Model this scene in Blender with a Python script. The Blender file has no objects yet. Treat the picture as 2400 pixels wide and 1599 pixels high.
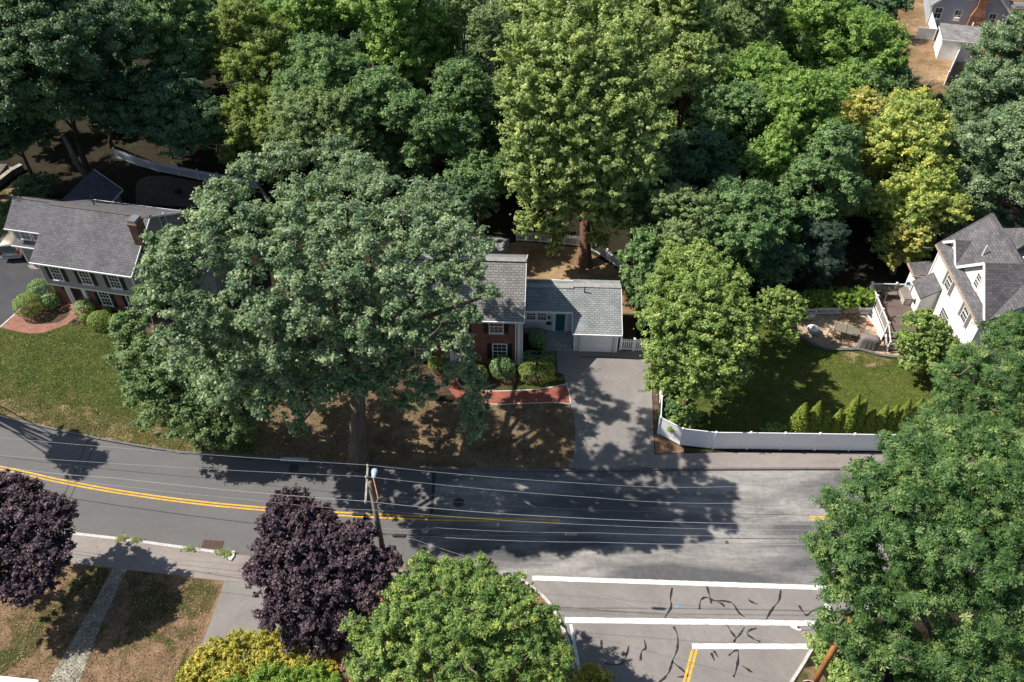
import bpy, math, random
import numpy as np
from mathutils import Vector, Matrix
R = math.radians
C = bpy.context.scene.collection
sc = bpy.context.scene

# ------------------------------------------------------------------ camera, sky, sun
FPX, PITCH, CAMH = 1980.0, R(44), 48.0          # survey camera: focal length in photo pixels, pitch, height
SP, CP = math.sin(PITCH), math.cos(PITCH)
cam = bpy.data.objects.new('camera', bpy.data.cameras.new('camera'))
C.objects.link(cam)
cam.location = (0, 0, CAMH); cam.rotation_euler = (R(90) - PITCH, 0, 0)
cam.data.sensor_width = 36; cam.data.sensor_fit = 'HORIZONTAL'; cam.data.lens = 36 * FPX / 2400
cam.data.clip_end = 3000; cam.data.clip_start = 0.5
sc.camera = cam
SUN_EL, SUN_AZ = R(48), R(-11.5)
world = bpy.data.worlds.new('World'); sc.world = world; world.use_nodes = True
nt = world.node_tree; nt.nodes.clear()
sky = nt.nodes.new('ShaderNodeTexSky'); sky.sky_type = 'NISHITA'; sky.sun_disc = False
sky.sun_elevation = SUN_EL; sky.sun_rotation = math.atan2(-math.cos(SUN_AZ), -math.sin(SUN_AZ))
bg = nt.nodes.new('ShaderNodeBackground'); bg.inputs[1].default_value = 0.074
wo = nt.nodes.new('ShaderNodeOutputWorld')
nt.links.new(sky.outputs[0], bg.inputs[0]); nt.links.new(bg.outputs[0], wo.inputs[0])
sl = bpy.data.lights.new('sun', 'SUN'); sl.energy = 5.0; sl.angle = R(0.53); sl.color = (1.0, 0.93, 0.83)
so = bpy.data.objects.new('sun', sl); C.objects.link(so)
sd = Vector((math.cos(SUN_AZ) * math.cos(SUN_EL), math.sin(SUN_AZ) * math.cos(SUN_EL), -math.sin(SUN_EL)))
so.rotation_euler = sd.to_track_quat('-Z', 'Y').to_euler(); so.location = (-60, 20, 80)
sc.view_settings.view_transform = 'Standard'; sc.view_settings.look = 'None'
sc.view_settings.exposure = 0.5; sc.view_settings.gamma = 1.0
sc.cycles.max_bounces = 6; sc.cycles.diffuse_bounces = 3; sc.cycles.glossy_bounces = 2
sc.cycles.transmission_bounces = 3; sc.cycles.caustics_reflective = False; sc.cycles.caustics_refractive = False
sc.cycles.use_denoising = True; sc.cycles.denoiser = 'OPENIMAGEDENOISE'; sc.cycles.denoising_input_passes = 'RGB_ALBEDO_NORMAL'; sc.cycles.denoising_prefilter = 'ACCURATE'

# ------------------------------------------------------------------ survey: where a spot of the photo stands on the ground
def _ray(px, py):
    u = (px - 1200) / FPX; v = (799.5 - py) / FPX
    return np.array([u, CP + v * SP, -SP + v * CP])
def G(px, py, z=0.0):
    d = _ray(px, py); t = (z - CAMH) / d[2]
    return np.array([t * d[0], t * d[1], z])
def dist(p):
    return p[1] * CP - (p[2] - CAMH) * SP

# ------------------------------------------------------------------ materials
MATS = {}
def newmat(name):
    m = bpy.data.materials.new(name); m.use_nodes = True; n = m.node_tree
    b = n.nodes['Principled BSDF']; MATS[name] = m
    return m, n, b
def col4(c): return (c[0], c[1], c[2], 1)
def nd(n, t, **k):
    x = n.nodes.new(t)
    for a, v in k.items(): setattr(x, a, v)
    return x
def texco(n, kind='Object', scale=None):
    t = nd(n, 'ShaderNodeTexCoord')
    if kind == 'World':
        g = nd(n, 'ShaderNodeNewGeometry'); return g.outputs['Position']
    return t.outputs[kind]
def noise(n, co, scale, detail=4, rough=.55, dist=0.0):
    x = nd(n, 'ShaderNodeTexNoise'); x.inputs['Scale'].default_value = scale; x.inputs['Detail'].default_value = detail
    x.inputs['Roughness'].default_value = rough; x.inputs['Distortion'].default_value = dist
    n.links.new(co, x.inputs['Vector']); return x.outputs['Fac']
def ramp(n, fac, stops):
    r = nd(n, 'ShaderNodeValToRGB'); e = r.color_ramp.elements
    while len(e) < len(stops): e.new(.5)
    for i, (p, c) in enumerate(stops): e[i].position = p; e[i].color = col4(c)
    n.links.new(fac, r.inputs[0]); return r.outputs[0]
def mixc(n, fac, a, b, mode='MIX'):
    m = nd(n, 'ShaderNodeMix', data_type='RGBA', blend_type=mode)
    for s, v in ((m.inputs[0], fac), (m.inputs[6], a), (m.inputs[7], b)):
        if isinstance(v, (int, float)): s.default_value = v
        elif isinstance(v, tuple): s.default_value = col4(v)
        else: n.links.new(v, s)
    return m.outputs[2]
def bump(n, b, h, strength=.3, d=.02):
    x = nd(n, 'ShaderNodeBump'); x.inputs['Strength'].default_value = strength; x.inputs['Distance'].default_value = d
    n.links.new(h, x.inputs['Height']); n.links.new(x.outputs[0], b.inputs['Normal'])
def plain(name, c, rough=.6, metal=0.0, var=.12, scale=3.0, spec=.4):
    m, n, b = newmat(name)
    f = noise(n, texco(n), scale, 5)
    lo = tuple(x * (1 - var) for x in c); hi = tuple(min(1, x * (1 + var)) for x in c)
    n.links.new(ramp(n, f, [(.3, lo), (.7, hi)]), b.inputs['Base Color'])
    b.inputs['Roughness'].default_value = rough; b.inputs['Metallic'].default_value = metal
    b.inputs['Specular IOR Level'].default_value = spec
    return m
def ground(name, patch, pscale, pstops, fine=(30, .35), rough=.95, b2=None):
    """patchy ground: large noise picks among colours, fine noise speckles them"""
    m, n, b = newmat(name); co = texco(n, 'World')
    c = ramp(n, noise(n, co, pscale, 6, .62, .6), pstops)
    if b2:
        f2 = ramp(n, noise(n, co, b2[0], 5, .6, .3), [(b2[1], (0, 0, 0)), (b2[2], (1, 1, 1))])
        c = mixc(n, f2, c, b2[3])
    s = noise(n, co, fine[0] * .45, 4, .75)
    s2 = noise(n, co, fine[0] * .11, 4, .7)
    k = ramp(n, s, [(.25, (1 - fine[1],) * 3), (.75, (1 + fine[1],) * 3)])
    k2 = ramp(n, s2, [(.3, (1 - fine[1] * .8,) * 3), (.7, (1 + fine[1] * .8,) * 3)])
    c = mixc(n, 1.0, c, k, 'MULTIPLY'); c = mixc(n, 1.0, c, k2, 'MULTIPLY')
    n.links.new(c, b.inputs['Base Color']); b.inputs['Roughness'].default_value = rough
    b.inputs['Specular IOR Level'].default_value = .2
    bump(n, b, s2, .6, .05)
    return m
def bricks(name, c1, c2, mortar, w, h, ms=.01, rough=.85, var=.35, vs=1.2, coord='UV', rot=0, off=.5, bstr=.2, spec=.25):
    m, n, b = newmat(name); co = texco(n, coord)
    if rot:
        mp = nd(n, 'ShaderNodeMapping'); mp.inputs['Rotation'].default_value = (0, 0, rot)
        n.links.new(co, mp.inputs[0]); co = mp.outputs[0]
    t = nd(n, 'ShaderNodeTexBrick'); t.offset = off
    t.inputs['Color1'].default_value = col4(c1); t.inputs['Color2'].default_value = col4(c2); t.inputs['Mortar'].default_value = col4(mortar)
    t.inputs['Scale'].default_value = 1; t.inputs['Brick Width'].default_value = w; t.inputs['Row Height'].default_value = h
    t.inputs['Mortar Size'].default_value = ms; t.inputs['Mortar Smooth'].default_value = .3; t.inputs['Bias'].default_value = 0
    n.links.new(co, t.inputs['Vector'])
    k = ramp(n, noise(n, co, vs, 6, .65), [(.3, (1 - var,) * 3), (.7, (1 + var,) * 3)])
    n.links.new(mixc(n, 1.0, t.outputs[0], k, 'MULTIPLY'), b.inputs['Base Color'])
    b.inputs['Roughness'].default_value = rough; b.inputs['Specular IOR Level'].default_value = spec
    bump(n, b, t.outputs['Fac'], -bstr if bstr else 0, .02)
    return m
def siding(name, c, pitch=.14, rough=.6, dark=.55):
    m, n, b = newmat(name); co = texco(n, 'UV')
    s = nd(n, 'ShaderNodeSeparateXYZ'); n.links.new(co, s.inputs[0])
    d = nd(n, 'ShaderNodeMath', operation='DIVIDE'); n.links.new(s.outputs[1], d.inputs[0]); d.inputs[1].default_value = pitch
    f = nd(n, 'ShaderNodeMath', operation='FRACT'); n.links.new(d.outputs[0], f.inputs[0])
    k = ramp(n, f.outputs[0], [(0, (dark,) * 3), (.14, (1, 1, 1)), (1, (.96, .96, .96))])
    v = ramp(n, noise(n, co, 2.0, 5), [(.3, (.93,) * 3), (.7, (1.05,) * 3)])
    cc = mixc(n, 1.0, mixc(n, 1.0, c, k, 'MULTIPLY'), v, 'MULTIPLY')
    n.links.new(cc, b.inputs['Base Color']); b.inputs['Roughness'].default_value = rough
    b.inputs['Specular IOR Level'].default_value = .3
    return m
def asphalt(name, lo, hi, pscale=(.35, 1.4), streak=0.0, grain=.22, dark=None):
    m, n, b = newmat(name); co = texco(n, 'World')
    mp = nd(n, 'ShaderNodeMapping'); mp.inputs['Scale'].default_value = (pscale[0], pscale[1], 1)
    n.links.new(co, mp.inputs[0])
    f = noise(n, mp.outputs[0], 1.0, 8, .68, .4)
    c = ramp(n, f, [(.36, lo), (.62, hi)])
    if dark:
        f2 = noise(n, mp.outputs[0], .55, 4, .5, .2)
        c = mixc(n, ramp(n, f2, [(.42, (0, 0, 0)), (.58, (1, 1, 1))]), c, dark)
    g = noise(n, co, 26, 3, .75)
    c = mixc(n, 1.0, c, ramp(n, g, [(.3, (1 - grain,) * 3), (.7, (1 + grain,) * 3)]), 'MULTIPLY')
    g2 = noise(n, co, 3.2, 5, .7)
    c = mixc(n, 1.0, c, ramp(n, g2, [(.3, (1 - grain * .5,) * 3), (.7, (1 + grain * .5,) * 3)]), 'MULTIPLY')
    n.links.new(c, b.inputs['Base Color']); b.inputs['Roughness'].default_value = .85
    b.inputs['Specular IOR Level'].default_value = .25
    bump(n, b, g, .25, .01)
    return m
def leafmat(name, cols, trans=.42, rough=.5, spec=.22, gain=2.2, hue=(1.16, 1.0, 1.22)):
    cols = [tuple(min(.6, x * gain * h) for x, h in zip(c, hue)) for c in cols]
    m, n, b = newmat(name)
    a = nd(n, 'ShaderNodeAttribute', attribute_name='tint')
    st = [(i / (len(cols) - 1), c) for i, c in enumerate(cols)]
    c = ramp(n, a.outputs['Fac'], st)
    n.links.new(c, b.inputs['Base Color']); b.inputs['Roughness'].default_value = rough
    b.inputs['Specular IOR Level'].default_value = spec
    t = nd(n, 'ShaderNodeBsdfTranslucent'); k = trans * 2.4; n.links.new(mixc(n, 1.0, c, (k * 1.0, k * 1.0, k * .62), 'MULTIPLY'), t.inputs[0])
    mx = nd(n, 'ShaderNodeAddShader')                                # a thin leaf both reflects and lets light through
    n.links.new(b.outputs[0], mx.inputs[0]); n.links.new(t.outputs[0], mx.inputs[1])
    n.links.new(mx.outputs[0], n.nodes['Material Output'].inputs[0])
    return m
def bark(name, c, sc_=5.0):
    m, n, b = newmat(name); co = texco(n)
    mp = nd(n, 'ShaderNodeMapping'); mp.inputs['Scale'].default_value = (sc_, sc_, sc_ * .2); n.links.new(co, mp.inputs[0])
    f = noise(n, mp.outputs[0], 1.0, 6, .7)
    n.links.new(ramp(n, f, [(.3, tuple(x * .45 for x in c)), (.7, tuple(x * 1.3 for x in c))]), b.inputs['Base Color'])
    b.inputs['Roughness'].default_value = .95; b.inputs['Specular IOR Level'].default_value = .1
    bump(n, b, f, .8, .05)
    return m
def glassmat():
    m, n, b = newmat('window_glass')
    f = noise(n, texco(n), 1.5, 2)
    n.links.new(ramp(n, f, [(.3, (.012, .016, .02)), (.7, (.035, .045, .05))]), b.inputs['Base Color'])
    b.inputs['Roughness'].default_value = .06; b.inputs['Specular IOR Level'].default_value = .6
    return m

M = {}
M['soil'] = ground('woods_soil', None, .25, [(.3, (.016, .015, .009)), (.55, (.027, .021, .012)), (.75, (.022, .03, .011))], (9, .5))
M['lawn'] = ground('green_lawn', None, .3, [(.3, (.03, .052, .008)), (.5, (.052, .07, .012)), (.7, (.085, .09, .024))], (14, .42))
M['lawn_dry'] = ground('dry_verge', None, .42, [(.36, (.05, .062, .012)), (.52, (.095, .085, .028)), (.68, (.24, .185, .1))], (12, .45), b2=(.9, .52, .66, (.27, .205, .12)))
M['lawn_mown'] = ground('mown_lawn', None, .3, [(.3, (.042, .07, .01)), (.5, (.066, .09, .015)), (.7, (.1, .11, .028))], (14, .36))
M['lawn_thin'] = ground('thin_lawn', None, .5, [(.35, (.035, .052, .009)), (.52, (.062, .068, .016)), (.7, (.12, .1, .04))], (12, .45))
M['lawn_brown'] = ground('brown_lawn', None, .5, [(.3, (.1, .068, .036)), (.52, (.175, .125, .075)), (.75, (.26, .19, .12))], (11, .42))
M['lawn_mix'] = ground('half_dry_lawn', None, .35, [(.36, (.035, .055, .012)), (.46, (.085, .075, .028)), (.53, (.2, .135, .08)), (.75, (.27, .18, .115))], (11, .42), b2=(.85, .6, .72, (.08, .095, .03)))
M['field'] = ground('straw_field', None, .2, [(.3, (.14, .09, .042)), (.5, (.23, .15, .082)), (.68, (.34, .23, .135))], (10, .35), b2=(.3, .56, .7, (.09, .085, .03)))
M['mulch'] = ground('bark_mulch', None, .8, [(.3, (.05, .03, .02)), (.7, (.13, .085, .06))], (16, .5))
M['dirt'] = ground('bare_dirt', None, .6, [(.3, (.17, .1, .06)), (.7, (.27, .17, .11))], (14, .4))
M['asph_new'] = asphalt('road_asphalt_smooth', (.125, .122, .124), (.142, .139, .139), (.15, .5), grain=.13)
M['asph_old'] = asphalt('road_asphalt_worn', (.15, .147, .148), (.34, .325, .31), (.16, .75), grain=.32, dark=(.1, .1, .106))
M['asph_side'] = asphalt('side_street_asphalt', (.205, .19, .181), (.255, .236, .225), (.3, .3), grain=.14)
M['asph_drive'] = asphalt('driveway_asphalt', (.195, .183, .176), (.245, .231, .222), (.4, .4), grain=.13)
M['asph_black'] = asphalt('sealed_driveway_asphalt', (.05, .052, .06), (.07, .072, .08), (.3, .3), grain=.12)
M['walk'] = asphalt('pavement_asphalt', (.225, .2, .188), (.285, .255, .24), (.3, .5), grain=.14)
M['pad'] = asphalt('court_asphalt', (.17, .17, .18), (.24, .24, .25), (.5, .5), grain=.15)
M['white_paint'] = asphalt('white_road_paint', (.55, .54, .52), (.88, .88, .86), (1.5, 4), grain=.16)
M['yellow_paint'] = asphalt('yellow_road_paint', (.5, .29, .05), (.8, .47, .06), (1.5, 4), grain=.2)
M['tar'] = plain('crack_tar', (.028, .028, .03), .5, var=.3)
M['granite'] = plain('granite_kerb', (.5, .5, .49), .8, var=.25, scale=6)
M['kerb_dark'] = plain('asphalt_kerb', (.15, .14, .135), .9, var=.3, scale=4)
M['iron'] = plain('rusty_iron', (.12, .07, .055), .8, var=.35, scale=6)
M['iron_dark'] = plain('cast_iron', (.05, .045, .045), .7, var=.3, scale=6)
M['paver'] = bricks('red_brick_paving', (.33, .1, .07), (.24, .075, .055), (.2, .1, .08), .2, .1, .006, var=.25)
M['paver_old'] = bricks('faded_brick_paving', (.33, .16, .12), (.25, .11, .085), (.2, .13, .1), .22, .11, .008, var=.3)
M['paver_tan'] = bricks('tan_patio_paving', (.5, .38, .27), (.4, .3, .215), (.22, .16, .11), .42, .42, .02, var=.25, rot=R(40), off=0)
M['paver_grey'] = bricks('weathered_path_paving', (.38, .37, .33), (.27, .265, .235), (.17, .18, .11), .34, .2, .025, var=.4, rot=R(-58))
M['patio_back'] = bricks('brown_gravel_paving', (.16, .12, .1), (.13, .1, .085), (.08, .06, .05), .25, .25, .02, var=.3)
M['edging'] = bricks('grey_wall_block', (.2, .19, .19), (.14, .135, .14), (.07, .07, .07), .3, .12, .01)
M['roof_grey'] = bricks('grey_shingles', (.165, .162, .178), (.115, .113, .125), (.06, .058, .064), .34, .2, .018, var=.24, vs=.45, bstr=.4)
M['roof_pale'] = bricks('pale_weathered_shingles', (.285, .285, .28), (.215, .21, .205), (.12, .115, .11), .4, .21, .03, var=.24, vs=.5, bstr=.4)
M['roof_wing'] = bricks('pale_green_grey_shingles', (.31, .335, .34), (.23, .25, .255), (.13, .145, .15), .4, .19, .03, var=.22, vs=.5, bstr=.4)
M['roof_dark'] = bricks('charcoal_shingles', (.145, .14, .152), (.09, .087, .096), (.05, .048, .05), .36, .2, .015, var=.26, vs=.5, bstr=.4)
M['roof_old'] = bricks('stained_shingles', (.3, .29, .28), (.22, .21, .21), (.12, .12, .12), .4, .25, .02, var=.4, vs=.7, bstr=.3)
M['ridge'] = plain('ridge_cap', (.34, .34, .33), .85, var=.2, scale=3)
M['ridge_dark'] = plain('dark_ridge_cap', (.12, .11, .11), .9, var=.25, scale=4)
M['brick'] = bricks('red_brick', (.25, .085, .06), (.18, .065, .05), (.2, .15, .13), .22, .085, .012, var=.3, vs=1.5)
M['brick_brown'] = bricks('brown_brick', (.27, .125, .085), (.19, .09, .065), (.22, .17, .14), .22, .085, .012, var=.35, vs=1.5)
M['brick_orange'] = bricks('orange_brick', (.36, .15, .085), (.25, .095, .06), (.3, .2, .16), .22, .09, .012, var=.35, vs=1.5)
M['sid_taupe'] = siding('taupe_clapboard', (.34, .335, .325))
M['sid_lilac'] = siding('pale_grey_clapboard', (.66, .64, .65))
M['sid_white'] = siding('white_clapboard', (.8, .8, .78), dark=.85)
M['sid_blue'] = siding('blue_grey_clapboard', (.36, .41, .475), .2)
M['white'] = plain('white_trim_paint', (.78, .78, .77), .5, var=.05)
M['vinyl'] = plain('white_vinyl', (.87, .88, .9), .4, var=.04)
M['tan_trim'] = plain('copper_tan_gutter', (.4, .3, .24), .5, var=.15)
M['shutter'] = plain('black_shutter', (.018, .019, .022), .5, var=.2)
M['shutter_brown'] = plain('grey_brown_shutter', (.16, .145, .145), .6, var=.1)
M['door_black'] = plain('black_door_paint', (.015, .015, .018), .4, var=.2)
M['door_teal'] = plain('teal_door_paint', (.02, .13, .125), .35, var=.15)
M['garage'] = siding('garage_door_panels', (.82, .81, .82), .5, dark=.85)
M['metal'] = plain('galvanised_steel', (.55, .58, .62), .3, .8, var=.15)
M['pipe'] = plain('dark_vent_pipe', (.04, .03, .03), .6)
M['stone'] = plain('bluestone_step', (.28, .3, .29), .8, var=.2)
M['deck'] = bricks('brown_deck_boards', (.155, .115, .105), (.135, .1, .092), (.07, .05, .045), 6, .14, .012, var=.12)
M['bronze'] = plain('bronze_furniture_metal', (.06, .045, .035), .5, .3, var=.2)
M['mesh_tan'] = plain('tan_sling_fabric', (.2, .165, .12), .8, var=.15)
M['tabletop'] = plain('frosted_glass_tabletop', (.19, .18, .135), .15, var=.1)
M['cover'] = plain('taupe_canvas_cover', (.19, .165, .16), .9, var=.15)
M['beige'] = plain('beige_resin', (.5, .45, .38), .6)
M['terracotta'] = plain('terracotta', (.5, .17, .09), .8)
M['blue'] = plain('blue_cloth', (.04, .2, .5), .7)
M['wood'] = bark('utility_pole_wood', (.24, .21, .17), 3)
M['wood_orange'] = bark('orange_brown_pole_wood', (.42, .19, .075), 3)
M['wood_pale'] = bark('pale_timber', (.42, .37, .32), 3)
M['wire'] = plain('pale_wire', (.4, .43, .43), .4, var=.1)
M['wire_dark'] = plain('black_cable', (.03, .03, .033), .6)
M['lamp'] = plain('pale_blue_lamp_housing', (.36, .5, .6), .4)
M['lampw'] = plain('white_lamp_housing', (.85, .85, .86), .4)
M['fibre'] = plain('orange_fibre_rod', (.5, .22, .1), .5)
M['glass'] = glassmat()
M['car'] = plain('champagne_car_paint', (.42, .38, .31), .25, .35, var=.03, spec=.6)
M['tyre'] = plain('tyre_rubber', (.02, .02, .02), .9)
M['redlens'] = plain('red_lens', (.4, .02, .02), .2)
M['sign_red'] = plain('red_sign_face', (.55, .03, .04), .4, var=.05)
M['sign_white'] = plain('white_sign_lettering', (.85, .85, .85), .4, var=.03)
M['bark'] = bark('grey_bark', (.17, .145, .12))
M['bark_dark'] = bark('dark_bark', (.09, .07, .055))
M['bark_red'] = bark('red_brown_bark', (.17, .1, .07))
M['bark_pale'] = bark('pale_bark', (.42, .4, .35))
M['stone_wall'] = bricks('field_stone', (.2, .18, .16), (.13, .12, .11), (.05, .045, .04), .5, .25, .03, var=.4)
M['water_blue'] = plain('utility_blue_paint', (.1, .33, .55), .6)

def L(name, *cols, **k): M[name] = leafmat(name, cols, **k)
L('leaf_oak', (.02, .044, .019), (.042, .074, .034), (.073, .112, .055), (.125, .165, .085))
L('leaf_oak_front', (.01, .03, .008), (.023, .054, .014), (.042, .078, .021), (.088, .125, .038))
L('leaf_hornbeam', (.03, .06, .02), (.05, .085, .03), (.075, .11, .042))
L('leaf_maple', (.03, .056, .015), (.062, .097, .028), (.104, .145, .047), (.165, .205, .08))
L('leaf_bright', (.026, .06, .012), (.052, .098, .021), (.082, .135, .031), (.12, .17, .046))
L('leaf_mid', (.02, .048, .016), (.038, .075, .025), (.06, .105, .036), (.095, .14, .055))
L('leaf_dark', (.016, .038, .016), (.03, .06, .025), (.05, .085, .036))
L('leaf_pale', (.035, .065, .022), (.065, .1, .037), (.11, .15, .06))
L('leaf_cherry', (.022, .055, .012), (.045, .085, .02), (.075, .115, .032), (.14, .17, .03))
L('leaf_yellow', (.045, .08, .014), (.095, .13, .024), (.16, .18, .036), (.25, .245, .055), gain=2.0, hue=(1.06, 1.0, 1.6))
L('leaf_amber', (.055, .085, .016), (.115, .135, .026), (.19, .185, .04), (.28, .235, .06), gain=2.0, hue=(1.06, 1.0, 1.6))
L('leaf_locust', (.04, .068, .016), (.072, .105, .025), (.11, .145, .036))
L('leaf_pear', (.026, .056, .012), (.052, .09, .021), (.088, .13, .034), (.15, .19, .062))
L('leaf_purple', (.014, .010, .014), (.028, .02, .026), (.05, .038, .045), (.085, .065, .075), trans=.16, gain=1.9, rough=.6, spec=.3, hue=(1.08, .96, .98))
L('leaf_spruce', (.01, .024, .014), (.018, .036, .022), (.03, .052, .032))
L('leaf_arbor', (.036, .062, .006), (.074, .1, .01), (.125, .145, .018), gain=2.0, hue=(1.06, 1.0, 1.6))
L('leaf_box', (.03, .06, .012), (.06, .095, .02), (.095, .13, .035))
L('leaf_lime', (.028, .062, .008), (.055, .1, .014), (.1, .15, .025))
L('leaf_gold', (.045, .06, .008), (.095, .105, .012), (.16, .155, .018), (.27, .23, .035), gain=2.0, hue=(1.06, 1.0, 1.6))
L('leaf_dead', (.1, .06, .035), (.17, .1, .055), (.24, .15, .08), gain=2.0, hue=(1.06, 1.0, 1.6))
L('leaf_turf', (.018, .037, .005), (.031, .053, .0085), (.052, .07, .014), (.088, .092, .028), trans=.2)
L('leaf_straw', (.04, .045, .014), (.075, .058, .026), (.12, .085, .045), (.17, .12, .068), trans=.15)
L('leaf_litter', (.1, .06, .03), (.17, .11, .06), (.22, .16, .09), trans=.15)
L('leaf_grass', (.05, .09, .015), (.09, .13, .025), (.16, .15, .05), gain=2.0, hue=(1.06, 1.0, 1.6))

# ------------------------------------------------------------------ mesh building
class MB:
    def __init__(s): s.v = []; s.f = []
    def add(s, vs, fs):
        o = len(s.v); s.v += [tuple(map(float, p)) for p in vs]; s.f += [tuple(i + o for i in f) for f in fs]; return s
    def box(s, x0, y0, z0, x1, y1, z1):
        return s.add([(x0, y0, z0), (x1, y0, z0), (x1, y1, z0), (x0, y1, z0), (x0, y0, z1), (x1, y0, z1), (x1, y1, z1), (x0, y1, z1)],
                     [(3, 2, 1, 0), (4, 5, 6, 7), (0, 1, 5, 4), (1, 2, 6, 5), (2, 3, 7, 6), (3, 0, 4, 7)])
    def bar(s, p, q, w, h):
        p = Vector(p); q = Vector(q); d = (q - p).normalized(); up = Vector((0, 0, 1))
        if abs(d.z) > .95: up = Vector((0, 1, 0))
        a = d.cross(up).normalized() * w / 2; b = a.cross(d).normalized() * h / 2
        vs = [p - a - b, p + a - b, p + a + b, p - a + b, q - a - b, q + a - b, q + a + b, q - a + b]
        return s.add(vs, [(0, 1, 2, 3), (7, 6, 5, 4), (0, 4, 5, 1), (1, 5, 6, 2), (2, 6, 7, 3), (3, 7, 4, 0)])
    def tube(s, pts, rs, n=8, cap=True):
        pts = [Vector(p) for p in pts]
        if not hasattr(rs, '__len__'): rs = [rs] * len(pts)
        rings = []; prev = None
        for i, p in enumerate(pts):
            d = (pts[min(i + 1, len(pts) - 1)] - pts[max(i - 1, 0)]).normalized()
            if prev is None:
                a = d.cross(Vector((0, 0, 1)) if abs(d.z) < .9 else Vector((1, 0, 0))).normalized()
            else:
                a = (prev - d * prev.dot(d)).normalized()
            prev = a; b = d.cross(a)
            rings.append([p + (a * math.cos(t) + b * math.sin(t)) * rs[i] for t in [2 * math.pi * k / n for k in range(n)]])
        vs = [v for r in rings for v in r]; fs = []
        for i in range(len(rings) - 1):
            for k in range(n):
                k2 = (k + 1) % n; fs.append((i * n + k, i * n + k2, (i + 1) * n + k2, (i + 1) * n + k))
        if cap:
            fs.append(tuple(range(n - 1, -1, -1))); fs.append(tuple((len(rings) - 1) * n + k for k in range(n)))
        return s.add(vs, fs)
    def lathe(s, prof, n=16, c=(0, 0, 0), sx=1, sy=1):
        vs = []; fs = []
        for r, z in prof:
            for k in range(n):
                t = 2 * math.pi * k / n; vs.append((c[0] + r * sx * math.cos(t), c[1] + r * sy * math.sin(t), c[2] + z))
        for i in range(len(prof) - 1):
            for k in range(n):
                k2 = (k + 1) % n; fs.append((i * n + k, i * n + k2, (i + 1) * n + k2, (i + 1) * n + k))
        fs.append(tuple(range(n - 1, -1, -1))); fs.append(tuple((len(prof) - 1) * n + k for k in range(n)))
        return s.add(vs, fs)
    def prism(s, poly, z0, z1):
        n = len(poly); vs = [(p[0], p[1], z0) for p in poly] + [(p[0], p[1], z1) for p in poly]
        fs = [tuple(range(n - 1, -1, -1)), tuple(range(n, 2 * n))] + [(i, (i + 1) % n, n + (i + 1) % n, n + i) for i in range(n)]
        return s.add(vs, fs)
    def slab(s, quad, t):
        """a thick sheet: top face quad (ccw from above), thickness t downwards"""
        q = [Vector(p) for p in quad]; nrm = (q[1] - q[0]).cross(q[2] - q[0]).normalized()
        if nrm.z < 0: q.reverse(); nrm = -nrm
        n = len(q); vs = q + [p - nrm * t for p in q]
        return s.add(vs, [tuple(range(n)), tuple(range(2 * n - 1, n - 1, -1))] + [(i, n + i, n + (i + 1) % n, (i + 1) % n) for i in range(n)])
    def build(s, name, mat, parent=None, label=None, smooth=False, loc=None, rot=None):
        me = bpy.data.meshes.new(name); me.from_pydata(s.v, [], s.f)
        uv = me.uv_layers.new(name='UVMap'); data = np.zeros((len(me.loops), 2), np.float32); k = 0
        for f in s.f:
            a = Vector(s.v[f[0]]); nrm = Vector((0, 0, 0))
            for i in range(1, len(f) - 1): nrm += (Vector(s.v[f[i]]) - a).cross(Vector(s.v[f[i + 1]]) - a)
            if nrm.length > 1e-12: nrm.normalize()
            else: nrm = Vector((0, 0, 1))
            t = Vector((1, 0, 0)) if abs(nrm.z) > .999 else Vector((0, 0, 1)).cross(nrm).normalized()
            b = nrm.cross(t)
            for i in f:
                p = Vector(s.v[i]); data[k] = (p.dot(t), p.dot(b)); k += 1
        uv.data.foreach_set('uv', data.ravel())
        if smooth: me.polygons.foreach_set('use_smooth', [True] * len(me.polygons))
        me.materials.append(M[mat]); o = bpy.data.objects.new(name, me); C.objects.link(o)
        if parent: o.parent = parent
        if label: o['label'] = label
        if loc is not None: o.location = loc
        if rot is not None: o.rotation_euler = (0, 0, rot)
        return o

def tag(o, label=None, cat=None, group=None, kind=None):
    if label: o['label'] = label
    if cat: o['category'] = cat
    if group: o['group'] = group
    if kind: o['kind'] = kind
    return o
def thing(name, label, cat, loc=(0, 0, 0), rz=0, group=None):
    o = bpy.data.objects.new(name, None); C.objects.link(o); o.location = loc; o.rotation_euler = (0, 0, rz)
    o.empty_display_size = .2
    return tag(o, label, cat, group)
def dup(root, loc, rz, label, group=None):
    c = root.copy(); C.objects.link(c); c.location = loc; c.rotation_euler = (0, 0, rz); c['label'] = label
    if group: c['group'] = group
    for ch in list(root.children):
        d = ch.copy(); C.objects.link(d); d.parent = c
        for g in ch.children:
            e = g.copy(); C.objects.link(e); e.parent = d
    return c
def spline(pts, k=6):
    pts = [np.array(p, float) for p in pts]; out = []
    P = [2 * pts[0] - pts[1]] + pts + [2 * pts[-1] - pts[-2]]
    for i in range(1, len(P) - 2):
        for j in range(k):
            t = j / k; a, b, c, d = P[i - 1:i + 3]
            out.append(.5 * (2 * b + (c - a) * t + (2 * a - 5 * b + 4 * c - d) * t * t + (3 * b - a - 3 * c + d) * t ** 3))
    out.append(pts[-1]); return out
def gp(pts, z=0.0, k=0):
    if k: pts = spline(pts, k)
    return [G(p[0], p[1], z) for p in pts]
def ragged(pts, seed, amp=.45):
    r = random.Random(seed); return [np.array([p[0], p[1] + r.uniform(-amp, amp), p[2]]) for p in pts]
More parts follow.
